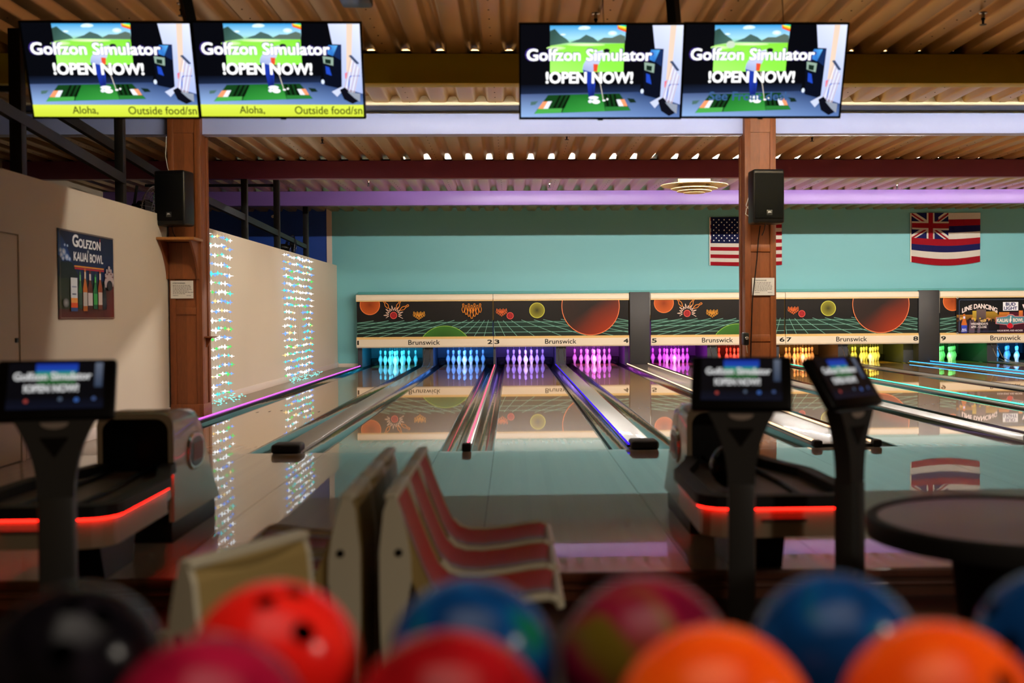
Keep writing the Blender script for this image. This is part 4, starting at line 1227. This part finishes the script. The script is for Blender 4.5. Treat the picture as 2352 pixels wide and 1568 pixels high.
def light_curtain(label, y0, n, dy, x):
    t = thing('light_curtain', label, 'string lights', group='curtains of string lights on the partition')
    build('top_wire', MB().tube((x, y0 - 0.1, 2.53), (x, y0 + (n - 1) * dy + 0.1, 2.53), 0.004, 5), M_WHITEPL, t)
    for k in range(n):
        y = y0 + k * dy
        s_ = build('strand', MB().tube((x, y, 2.53), (x, y, 0.06), 0.0022, 4), mat('strand_wire', '#c8c4bc', 0.4), t)
        ph = 0.03 * math.sin(k * 1.1)
        for r in range(18):
            z = 2.44 - r * 0.135 + ph * 0.4 + random.uniform(-0.012, 0.012)
            if 8 <= r <= 12 and (0.35 < (k / n) < 0.62) and n > 12:
                continue
            if 7 <= r <= 12 and k < 4 and n <= 12:
                continue
            me = random.choices(bulb_mes, (5, 3, 1.2, 3, 0.8))[0]
            o = link('bulb', me, None, s_, (x + 0.01 + random.uniform(0, 0.02), y + random.uniform(-0.02, 0.02), z))
            f_ = random.uniform(0.7, 1.3)
            o.scale = (f_ * random.uniform(0.8, 1.4), f_, f_ * random.uniform(0.7, 1.3))
    pile = MB()
    for k in range(n * 5):
        y = y0 + random.uniform(-0.1, n * dy)
        px, pz = x + random.uniform(0.0, 0.22), random.uniform(0.012, 0.10)
        q = 0.018
        pile.add([(px + q, y, pz), (px - q, y, pz), (px, y + q, pz), (px, y - q, pz), (px, y, pz + q * 0.6), (px, y, max(0.001, pz - q * 0.6))], [(0, 2, 4), (2, 1, 4), (1, 3, 4), (3, 0, 4), (2, 0, 5), (1, 2, 5), (3, 1, 5), (0, 3, 5)])
    o = build('bulb_pile', pile, emat('bulb_pile', '#8ce8e0', 1.3), t)
    o['kind'] = 'stuff'
light_curtain('curtain of sparkling string lights beside the left wooden post', 15.60, 11, 0.172, -4.30)
light_curtain('curtain of sparkling string lights on the far end of the white partition', 21.45, 16, 0.19, -4.30)

# ------------------------------------------------------------------ ball returns
def ball_return(label, x, y):
    """origin under the hood front, on the approach; tray runs towards the camera (-Y)"""
    t = thing('ball_return', label, 'ball return', (x, y, 0), 0, 'ball returns on the approach')
    M_SHELL = mat('return_shell', '#a4957a', 0.25, coat=0.4)
    def section(y, zt, hw, zb=0.12, r=0.07):
        r = min(r, (zt - zb) * 0.8)
        pts = [(-hw, y, zb)] + [(-hw + r - r * math.cos(q), y, zt - r + r * math.sin(q)) for q in [R(k * 15) for k in range(7)]]
        pts += [(hw - r + r * math.sin(q), y, zt - r + r * math.cos(q)) for q in [R(k * 15) for k in range(7)]] + [(hw, y, zb)]
        return pts
    def loft(secs):
        n = len(secs[0])
        vs = [p for q in secs for p in q]
        return vs, [(k * n + j, k * n + j + 1, (k + 1) * n + j + 1, (k + 1) * n + j) for k in range(len(secs) - 1) for j in range(n - 1)]
    ys_, zs_ = [0.0, 0.03, 0.30, 0.50, 0.56, 0.68, 0.82, 0.95], [0.725, 0.735, 0.728, 0.712, 0.672, 0.515, 0.33, 0.16]
    vs, f_ = loft([section(a_, b_, 0.21) for a_, b_ in zip(ys_, zs_)])
    n_ = 16
    k_ = len(vs)
    vs += section(0.0, 0.725 - 0.03, 0.18)
    f_ += [(j, j + 1, k_ + j + 1, k_ + j) for j in range(n_ - 1)]
    build('hood_shell', MB().add(vs, f_, True), M_SHELL, t)
    vs, f_ = loft([section(a_, b_, 0.18) for a_, b_ in ((0.0, 0.695), (0.30, 0.69))])
    f_.append(tuple(range(n_, 2 * n_)))
    build('hood_lining', MB().add(vs, f_, True), M_BLACK, t)
    build('hood_floor', MB().box(-0.178, 0.178, 0.0, 0.30, 0.11, 0.14), M_BLACK, t)
    build('plinth', MB().bbox(-0.19, 0.19, 0.02, 0.93, 0.0, 0.13, 0.006), M_BLACK, t)
    for sx in (-1, 1):
        # oval emblem on each side
        em = MB()
        n = 28
        def oval(a, b, d):
            return [(sx * (0.211 + d), 0.42 + a * abs(math.cos(q)) ** 0.75 * math.copysign(1, math.cos(q)), 0.47 + b * abs(math.sin(q)) ** 0.75 * math.copysign(1, math.sin(q))) for q in [2 * PI * k / n for k in range(n)]]
        o1, o2 = oval(0.16, 0.11, 0.0), oval(0.15, 0.10, 0.012)
        em.add(o1 + o2, [(k, (k + 1) % n, n + (k + 1) % n, n + k) for k in range(n)] + [tuple(range(n, 2 * n))])
        e_ = build('emblem', em, M_CHROME, t)
        i1, i2 = oval(0.135, 0.088, 0.012), oval(0.132, 0.085, 0.015)
        build('emblem_plate', MB().add(i1 + i2, [(k, (k + 1) % n, n + (k + 1) % n, n + k) for k in range(n)] + [tuple(range(n, 2 * n))]), mat('emblem_dark', '#2a2422', 0.3, metal=0.5), e_)
        bars = MB()
        for q in range(4):
            yy = 0.34 + q * 0.05
            bars.add([(sx * 0.2265, yy, 0.42), (sx * 0.2265, yy + 0.03, 0.42), (sx * 0.2265, yy + 0.035, 0.52), (sx * 0.2265, yy + 0.01, 0.52), (sx * 0.230, yy, 0.42), (sx * 0.230, yy + 0.03, 0.42), (sx * 0.230, yy + 0.035, 0.52), (sx * 0.230, yy + 0.01, 0.52)], [(0, 1, 2, 3), (4, 5, 6, 7), (0, 1, 5, 4), (2, 3, 7, 6), (1, 2, 6, 5), (0, 3, 7, 4)])
        build('emblem_bars', bars, mat('emblem_red', '#a85040', 0.35), e_)
    # tray outline (plan): narrow at the hood, wide and rounded towards the camera
    def outline(g):
        pts = [(-0.20 - g, 0.0), (-0.22 - g, -0.15), (-0.34 - g, -0.55), (-0.355 - g, -1.30)]
        pts += [(-0.355 - g + 0.12 * (1 - math.cos(q)), -1.30 - (0.12 + g) * math.sin(q)) for q in [R(20), R(45), R(70)]]
        pts += [(-0.22, -1.43 - g)]
        return pts + [(-x, y) for x, y in reversed(pts)]
    o = outline(0.0)
    build('tray_body', MB().prism(o, 'z', 0.265, 0.395), M_SHELL, t)
    i_ = outline(-0.06)
    build('tray_bed', MB().prism(outline(-0.05), 'z', 0.395, 0.405), mat('tray_bed', '#6a5648', 0.4), t)
    def ring(oa, ob, z0, z1):
        n = len(oa)
        vs = [(x, y, z) for z in (z0, z1) for pts in (oa, ob) for x, y in pts]
        fsx = []
        for k in range(n - 1):
            fsx += [(k, k + 1, n + k + 1, n + k), (2 * n + k, 3 * n + k, 3 * n + k + 1, 2 * n + k + 1), (k, 2 * n + k, 2 * n + k + 1, k + 1), (n + k, n + k + 1, 3 * n + k + 1, 3 * n + k)]
        return MB().add(vs, fsx)
    build('bumper', ring(outline(-0.055), outline(0.022), 0.398, 0.452), M_RUBBER, t)
    led_o = ring(outline(-0.004), outline(0.012), 0.391, 0.398)
    build('led_strip', led_o, emat('led_red', '#ff1a10', 14.0), t)
    for q in (-0.10, 0.10):
        build('ball_track', MB().path([(q, 0.1, 0.43), (q, -0.3, 0.42), (q * 1.3, -0.8, 0.415), (q * 1.3, -1.25, 0.412)], 0.014), M_BLACK, t)
    build('pedestal', MB().prism([(-0.85, 0.0), (-0.45, 0.0), (-0.38, 0.275), (-0.95, 0.275)], 'x', -0.13, 0.13), M_BLACK, t)
    build('nameplate', MB().bbox(-0.10, 0.10, -1.442, -1.428, 0.335, 0.352, 0.003), mat('nameplate', '#7a5a50', 0.4), t)
    return t
ball_return('cream ball return with red light strip at left, in front of lanes 1 and 2', -2.09, 6.30)
ball_return('cream ball return with red light strip behind the middle console', 1.20, 6.35)
def ball_mesh():
    bm = bmesh.new()
    bmesh.ops.create_uvsphere(bm, u_segments=56, v_segments=32, radius=0.108)
    me = bpy.data.meshes.new('ball')
    for f in bm.faces: f.smooth = True
    bm.to_mesh(me); bm.free()
    o = bpy.data.objects.new('ball_tmp', me); COL.objects.link(o)
    cut = []
    for (dx, dy, r) in ((-0.020, 0.014, 0.013), (0.020, 0.014, 0.013), (0.0, -0.046, 0.015)):
        d = Vector((dx, dy, math.sqrt(0.108 ** 2 - dx * dx - dy * dy))).normalized()
        cm = MB().tube(d * 0.06, d * 0.125, r, 20)
        co = bpy.data.objects.new('cut', cm.mesh('cut')); COL.objects.link(co)
        md = o.modifiers.new('b', 'BOOLEAN'); md.object = co; md.operation = 'DIFFERENCE'; md.solver = 'EXACT'
        cut.append(co)
    dg = bpy.context.evaluated_depsgraph_get(); dg.update()
    me2 = bpy.data.meshes.new_from_object(o.evaluated_get(dg))
    me2.name = 'ball_body'
    for co in cut: bpy.data.objects.remove(co)
    bpy.data.objects.remove(o)
    me2.set_sharp_from_angle(angle=R(40))
    return me2
BALL = ball_mesh()
hole_mes = []
for (dx, dy, r) in ((-0.020, 0.014, 0.013), (0.020, 0.014, 0.013), (0.0, -0.046, 0.015)):
    d = Vector((dx, dy, math.sqrt(0.108 ** 2 - dx * dx - dy * dy))).normalized()
    hm = MB(); n = 20
    a = d.orthogonal().normalized(); b = d.cross(a)
    ring_ = lambda h, rr: [d * h + rr * (math.cos(2 * PI * k / n) * a + math.sin(2 * PI * k / n) * b) for k in range(n)]
    hm.add(ring_(0.0615, r * 0.97) + ring_(0.1045, r * 0.97), [(k, (k + 1) % n, n + (k + 1) % n, n + k) for k in range(n)] + [tuple(range(n))], True)
    me = hm.mesh('finger_hole'); me.materials.append(M_BLACK)
    hole_mes.append(me)

def swirl(name, ca, cb, cc, scale=7.0, lo=0.42, hi=0.62):
    m = bpy.data.materials.new(name)
    m.use_nodes = True
    nt = m.node_tree
    b = nt.nodes['Principled BSDF']
    tc = nt.nodes.new('ShaderNodeTexCoord')
    nz = nt.nodes.new('ShaderNodeTexNoise'); nz.inputs['Scale'].default_value = scale; nz.inputs['Distortion'].default_value = 1.2
    cr = nt.nodes.new('ShaderNodeValToRGB')
    e = cr.color_ramp.elements
    e[0].position, e[0].color = lo, (*lin(ca), 1)
    e[1].position, e[1].color = hi, (*lin(cc), 1)
    k = e.new((lo + hi) / 2); k.color = (*lin(cb), 1)
    nt.links.new(tc.outputs['Object'], nz.inputs[0]); nt.links.new(nz.outputs[0], cr.inputs[0]); nt.links.new(cr.outputs[0], b.inputs['Base Color'])
    b.inputs['Roughness'].default_value = 0.18
    b.inputs['Specular IOR Level'].default_value = 0.11
    return m
def ball(label, loc, m, rot, grp='bowling balls on the rack'):
    t = thing('bowling_ball', label, 'bowling ball', loc, 0, grp)
    t.rotation_euler = tuple(R(v) for v in rot)
    o = link('ball_body', BALL, None, t)
    if not BALL.materials: BALL.materials.append(None)
    o.material_slots[0].link = 'OBJECT'
    o.material_slots[0].material = m
    for h in hole_mes:
        link('finger_hole', h, None, t)
    return t
B_BLK = swirl('ball_black', '#0a080c', '#120f14', '#1a161c')
B_RED = swirl('ball_red', '#d81a14', '#e02018', '#e82a1c')
B_DRED = swirl('ball_dark_red', '#7a0a10', '#8c0c12', '#9a1016')
B_WINE = swirl('ball_wine', '#7a0a26', '#8c0e2c', '#981232')
B_BLU = swirl('ball_blue', '#072f5c', '#0a3e74', '#0c5a40', 6.0, 0.45, 0.64)
B_MAR = swirl('ball_maroon', '#4a0820', '#78102c', '#5a4a14', 6.0, 0.42, 0.62)
B_ORG = swirl('ball_orange', '#e0480c', '#e8520e', '#ee6012')
ball('dark bowling ball lying in the tray of the ball return behind the middle console', (1.06, 5.38, 0.52), B_BLK, (20, 10, 0), 'balls in the ball returns')

# ------------------------------------------------------------------ scoring consoles
def console_picture(W, H):
    c = Canvas(); c.clip = (0, W, 0, H)
    c.rect(0, W, 0, H, '#06080e', '#0a0c14')
    c.up().rect(W * 0.28, W * 0.72, H * 0.80, H * 0.97, '#2a60d8', '#1c3cc0')
    c.rect(W * 0.30, W * 0.70, H * 0.50, H * 0.66, '#1c5a2a', '#2a8038')
    c.rect(W * 0.28, W * 0.70, H * 0.66, H * 0.80, '#3a9a58', '#3ab8a0')
    c.rect(W * 0.90, W * 0.98, H * 0.45, H * 0.98, '#40506c', '#7a8498')
    c.rect(W * 0.0, W, 0.0, H * 0.22, '#12182c', '#0a0e1a')
    c.up().disc(W * 0.2, H * 0.17, H * 0.04, '#c85048', n=10).disc(W * 0.55, H * 0.2, H * 0.04, '#607088', n=10).disc(W * 0.72, H * 0.18, H * 0.045, '#4878d0', n=10).disc(W * 0.9, H * 0.2, H * 0.04, '#5068a0', n=10)
    c.up().text('Golfzon Simulator', W * 0.46, H * 0.62, H * 0.16, '#ffffff', width=W * 0.80, bold=0.05)
    c.text('!OPEN NOW!', W * 0.45, H * 0.36, H * 0.15, '#ffffff', width=W * 0.56, bold=0.055)
    return c
def make_console(label, x, y, zc, yaw, rec, post_w, k_=1.0):
    t = thing('scoring_console', label, 'console', (x, y, FLOORZ), R(yaw), 'scoring consoles')
    h = zc - FLOORZ
    build('post', MB().bbox(-post_w / 2, post_w / 2, -0.045, 0.045, 0.02, h - 0.40, 0.012), M_GREYP, t)
    build('base_plate', MB().bbox(-0.2, 0.2, -0.2, 0.2, 0.0, 0.025, 0.01), M_BLACKM, t)
    n = 10
    outer = [(-post_w / 2, h - 0.41)] + [(-post_w / 2 - 0.08 * (q / n) ** 2.2, h - 0.41 + 0.30 * q / n) for q in range(1, n + 1)]
    nk = build('neck', MB().prism(outer + [(-a, b) for a, b in reversed(outer)], 'y', -0.037, 0.037), M_GREYP, t)
    build('neck_recess', MB().prism([(-0.052, h - 0.175), (0.052, h - 0.175), (0.0, h - 0.25)], 'y', -0.042, -0.036), M_BLACK, nk)
    build('neck_window', MB().prism([(0.05 * math.cos(q), h - 0.118 + 0.024 * math.sin(q)) for q in [PI + PI * k / 12 for k in range(13)]], 'y', -0.041, 0.041), mat('neck_window', '#b8a89c', 0.5), nk)
    SW, SH = 0.43 * k_, 0.255 * k_
    hs = build('housing', MB().bbox(-SW / 2, SW / 2, -0.02, 0.025, -SH / 2, SH / 2, 0.014, 3), M_BLACK, t, (0, 0.03, h))
    hs.rotation_euler = (R(-rec), 0, 0)
    sw, sh = SW * 0.80, SH * 0.78
    c = console_picture(sw, sh)
    c.build('screen', SCREEN_DIM, hs, lambda a, b, l: (a - sw / 2, -0.0206 - 0.0002 * l, b - sh / 2 + 0.012))
    return t
make_console('touch screen console at left in front of the ball return', -1.745, 4.36, 0.978, 13, 30, 0.13)
make_console('touch screen console right of the chairs, middle of the three', 0.936, 4.56, 0.966, -13, 30, 0.11, 0.95)
make_console('touch screen console turned sideways, rightmost of the three', 1.383, 4.56, 0.969, 43, 33, 0.105, 0.93)

# ------------------------------------------------------------------ moulded chairs
CH = [(0.0, 0.79), (0.012, 0.765), (0.035, 0.71), (0.065, 0.63), (0.10, 0.54), (0.13, 0.475), (0.165, 0.44), (0.21, 0.425), (0.28, 0.422), (0.38, 0.432), (0.47, 0.447), (0.53, 0.452), (0.555, 0.44), (0.565, 0.415)]
CW = 0.203
M_SHELLC = mat('chair_shell', '#a88f58', 0.4, spec=0.3)
M_CRED = mat('chair_red', '#b81c08', 0.45, spec=0.15)
M_CMAU = mat('chair_mauve', '#a8484c', 0.45, spec=0.15)
M_CLAV = mat('chair_lavender', '#b8a8bc', 0.45, spec=0.2)
M_CEDGE = mat('chair_edge', '#cfc6ac', 0.35, spec=0.4)
def chair_norm(i):
    a = CH[max(0, i - 1)]; b = CH[min(len(CH) - 1, i + 1)]
    dx, dz = b[0] - a[0], b[1] - a[1]
    L = math.hypot(dx, dz)
    return (-dz / L, dx / L)     # towards the sitter / upwards
def sweep(y0, y1, off, pts=CH, dish=0.02, i0=0, i1=None):
    """thin band of the seat surface between two widths"""
    i1 = i1 or len(CH)
    mb = MB(); ys = [y0 + (y1 - y0) * q / 6 for q in range(7)]
    vs = []
    for k in (0.0, 1.0):
        for i in range(i0, i1):
            nx, nz = chair_norm(i)
            for y in ys:
                d = -dish * (1 - (y / CW) ** 2) + off + k * 0.002
                vs.append((CH[i][0] + nx * d, y, CH[i][1] + nz * d))
    m_ = i1 - i0
    f_ = []
    for k in (0, 1):
        for i in range(m_ - 1):
            for j in range(6):
                a = k * m_ * 7 + i * 7 + j
                f_.append((a, a + 1, a + 8, a + 7))
    return mb.add(vs, f_, True)
def make_chair():
    t = thing('moulded_chair', 'x', 'chair', group='moulded chairs back to back')
    # shell: inner surface, outer surface, rim
    ys = [-CW + 2 * CW * q / 12 for q in range(13)]
    thick = [0.02, 0.024, 0.03, 0.04, 0.05, 0.055, 0.05, 0.04, 0.034, 0.03, 0.03, 0.03, 0.03, 0.025]
    vs = []
    for k in (0, 1):
        for i in range(len(CH)):
            nx, nz = chair_norm(i)
            for y in ys:
                d = -0.02 * (1 - (y / CW) ** 2) - (thick[i] if k else 0)
                vs.append((CH[i][0] + nx * d, y, CH[i][1] + nz * d))
    n, m_ = len(CH), 13
    f_ = []
    for k in (0, 1):
        for i in range(n - 1):
            for j in range(m_ - 1):
                a = k * n * m_ + i * m_ + j
                f_.append((a, a + 1, a + m_ + 1, a + m_))
    o_ = n * m_
    for i in range(n - 1):
        for j in (0, m_ - 1):
            f_.append((i * m_ + j, (i + 1) * m_ + j, o_ + (i + 1) * m_ + j, o_ + i * m_ + j))
    for j in range(m_ - 1):
        for i in (0, n - 1):
            f_.append((i * m_ + j, i * m_ + j + 1, o_ + i * m_ + j + 1, o_ + i * m_ + j))
    build('shell', MB().add(vs, f_, True), M_SHELLC, t)
    # coloured bands of the seat
    build('red_band', sweep(-0.02, CW * 0.86, 0.0015, i0=1, i1=13), M_CRED, t)
    build('mauve_band', sweep(-0.085, -0.022, 0.0015, i0=1, i1=13), M_CMAU, t)
    build('pale_band', sweep(-0.125, -0.087, 0.0015, i0=1, i1=13), M_CLAV, t)
    build('red_band', sweep(-CW * 0.86, -0.127, 0.0015, i0=1, i1=7), M_CRED, t)
    # side cheeks of the back with a bolt
    ck = [(0.012, 0.79), (0.03, 0.735), (0.048, 0.66), (0.06, 0.58), (0.062, 0.50), (0.045, 0.42), (0.02, 0.33), (0.008, 0.03), (-0.035, 0.03), (-0.045, 0.40), (-0.045, 0.60), (-0.03, 0.74), (-0.012, 0.79)]
    for s_ in (-1, 1):
        ya, yb = sorted((s_ * CW, s_ * (CW + 0.018)))
        c_ = build('side_cheek', MB().prism(ck, 'y', ya, yb), M_CEDGE, t)
        build('bolt', MB().lathe([(0.0, 0.006), (0.012, 0.004), (0.014, 0.0)], 12), M_BLACK, c_, (0.02, s_ * (CW + 0.018), 0.60)).rotation_euler = (R(-90 * s_), 0, 0)
    build('back_cap', MB().bbox(-0.028, 0.02, -CW - 0.018, CW + 0.018, 0.775, 0.80, 0.01), M_CEDGE, t)
    build('back_panel', MB().prism([(-0.012, 0.785), (-0.03, 0.74), (-0.045, 0.60), (-0.045, 0.40), (-0.035, 0.03), (-0.02, 0.03), (-0.028, 0.40), (-0.028, 0.60), (-0.014, 0.74), (0.0, 0.785)], 'y', -CW, CW), M_SHELLC, t)
    for s_ in (-1, 1):
        sr = MB().path([(CH[i][0], s_ * (CW + 0.004), CH[i][1] - 0.012) for i in range(5, len(CH))], 0.016, 8)
        build('side_rim', sr, M_CEDGE, t)
    build('seat_rim', MB().tube((0.562, -CW, 0.425), (0.562, CW, 0.425), 0.016, 10), M_CEDGE, t)
    build('column', MB().tube((0.26, 0, 0.02), (0.26, 0, 0.395), 0.035, 14), M_BLACKM, t)
    build('foot_plate', MB().bbox(0.10, 0.42, -0.14, 0.14, 0.0, 0.02, 0.006), M_BLACKM, t)
    return t
ch0 = make_chair()
chairs = [(-0.405, 4.93, 0, 'red striped moulded chair facing right, farthest of its row'),
          (-0.405, 4.47, 0, 'red striped moulded chair facing right, middle of its row'),
          (-0.405, 4.00, 0, 'red striped moulded chair facing right, nearest of its row'),
          (-0.560, 4.93, 180, 'cream backed moulded chair facing left, farthest of its row'),
          (-0.560, 4.47, 180, 'cream backed moulded chair facing left, second farthest of its row'),
          (-0.560, 4.00, 180, 'cream backed moulded chair facing left, third in its row, bolt on its side'),
          (-0.70, 2.97, 150, 'cream moulded chair turned with its back to us behind the bright red ball')]
for k, (x, y, a, lab) in enumerate(chairs):
    o = ch0 if k == 0 else copy_tree(ch0)
    o.location = (x, y, FLOORZ)
    o.rotation_euler = (0, 0, R(a))
    o['label'] = lab

# ------------------------------------------------------------------ round table
t = thing('round_table', 'round table with black rim on a black pedestal at lower right', 'table', (1.60, 3.50, FLOORZ))
build('table_top', MB().lathe([(0.0, 0.725), (0.44, 0.725), (0.44, 0.735), (0.0, 0.735)], 64), mat('table_laminate', '#6a5444', 0.3, coat=0.2), t)
build('rim', MB().lathe([(0.43, 0.675), (0.462, 0.675), (0.468, 0.70), (0.466, 0.735), (0.455, 0.742), (0.43, 0.738), (0.43, 0.675)], 64), M_RUBBER, t)
build('pedestal', MB().lathe([(0.0, 0.0), (0.16, 0.0), (0.165, 0.3), (0.21, 0.68), (0.24, 0.724), (0.0, 0.724)], 32), M_BLACK, t)

# ------------------------------------------------------------------ ball rack with balls in the foreground
t = thing('ball_rack', 'dark ball rack under the row of bowling balls in the foreground', 'rack', (0, 0, FLOORZ))
M_RACK = mat('rack_dark', '#17110e', 0.5)
zr = 0.802 - FLOORZ - 0.108
for yy in (1.13, 1.27, 1.35, 1.49):
    build('rail', MB().tube((-1.3, yy, zr + 0.012), (1.3, yy, zr + 0.012), 0.016, 10), M_RACK, t)
build('shelf', MB().bbox(-1.3, 1.3, 1.08, 1.55, zr - 0.05, zr - 0.02, 0.006), M_RACK, t)
for xx in (-1.27, 1.27):
    build('end_panel', MB().bbox(xx - 0.02, xx + 0.02, 1.06, 1.57, 0.0, zr - 0.02, 0.008), M_RACK, t)
build('low_shelf', MB().bbox(-1.25, 1.25, 1.08, 1.55, 0.3, 0.33, 0.006), M_RACK, t)
ZB = 0.811
ball('black bowling ball at the far left of the foreground row', (-0.548, 1.42, ZB), B_BLK, (35, 20, 0))
ball('bright red bowling ball with a finger hole showing', (-0.302, 1.42, ZB), B_RED, (28, -6, 40))
ball('blue bowling ball left of the middle with a green swirl', (-0.055, 1.42, ZB), B_BLU, (-60, 20, 10))
ball('maroon bowling ball with a brown swirl in the middle of the back row', (0.168, 1.42, ZB), B_MAR, (-50, 30, 60))
ball('blue bowling ball right of the middle with two bright reflections', (0.412, 1.42, ZB), B_BLU, (20, -10, 200))
ball('blue bowling ball cut off at the right edge', (0.705, 1.42, ZB), B_BLU, (-70, 40, 120))
ball('wine red bowling ball at the lower left of the front row', (-0.325, 1.20, ZB - 0.005), B_WINE, (-80, 0, 0))
ball('dark red bowling ball at the bottom, second of the front row', (-0.070, 1.20, ZB - 0.005), B_DRED, (-90, 10, 0))
ball('orange bowling ball at the bottom, third of the front row', (0.216, 1.20, ZB - 0.005), B_ORG, (80, 5, 0))
ball('orange bowling ball at the bottom right', (0.463, 1.20, ZB - 0.005), B_ORG, (60, -20, 30))
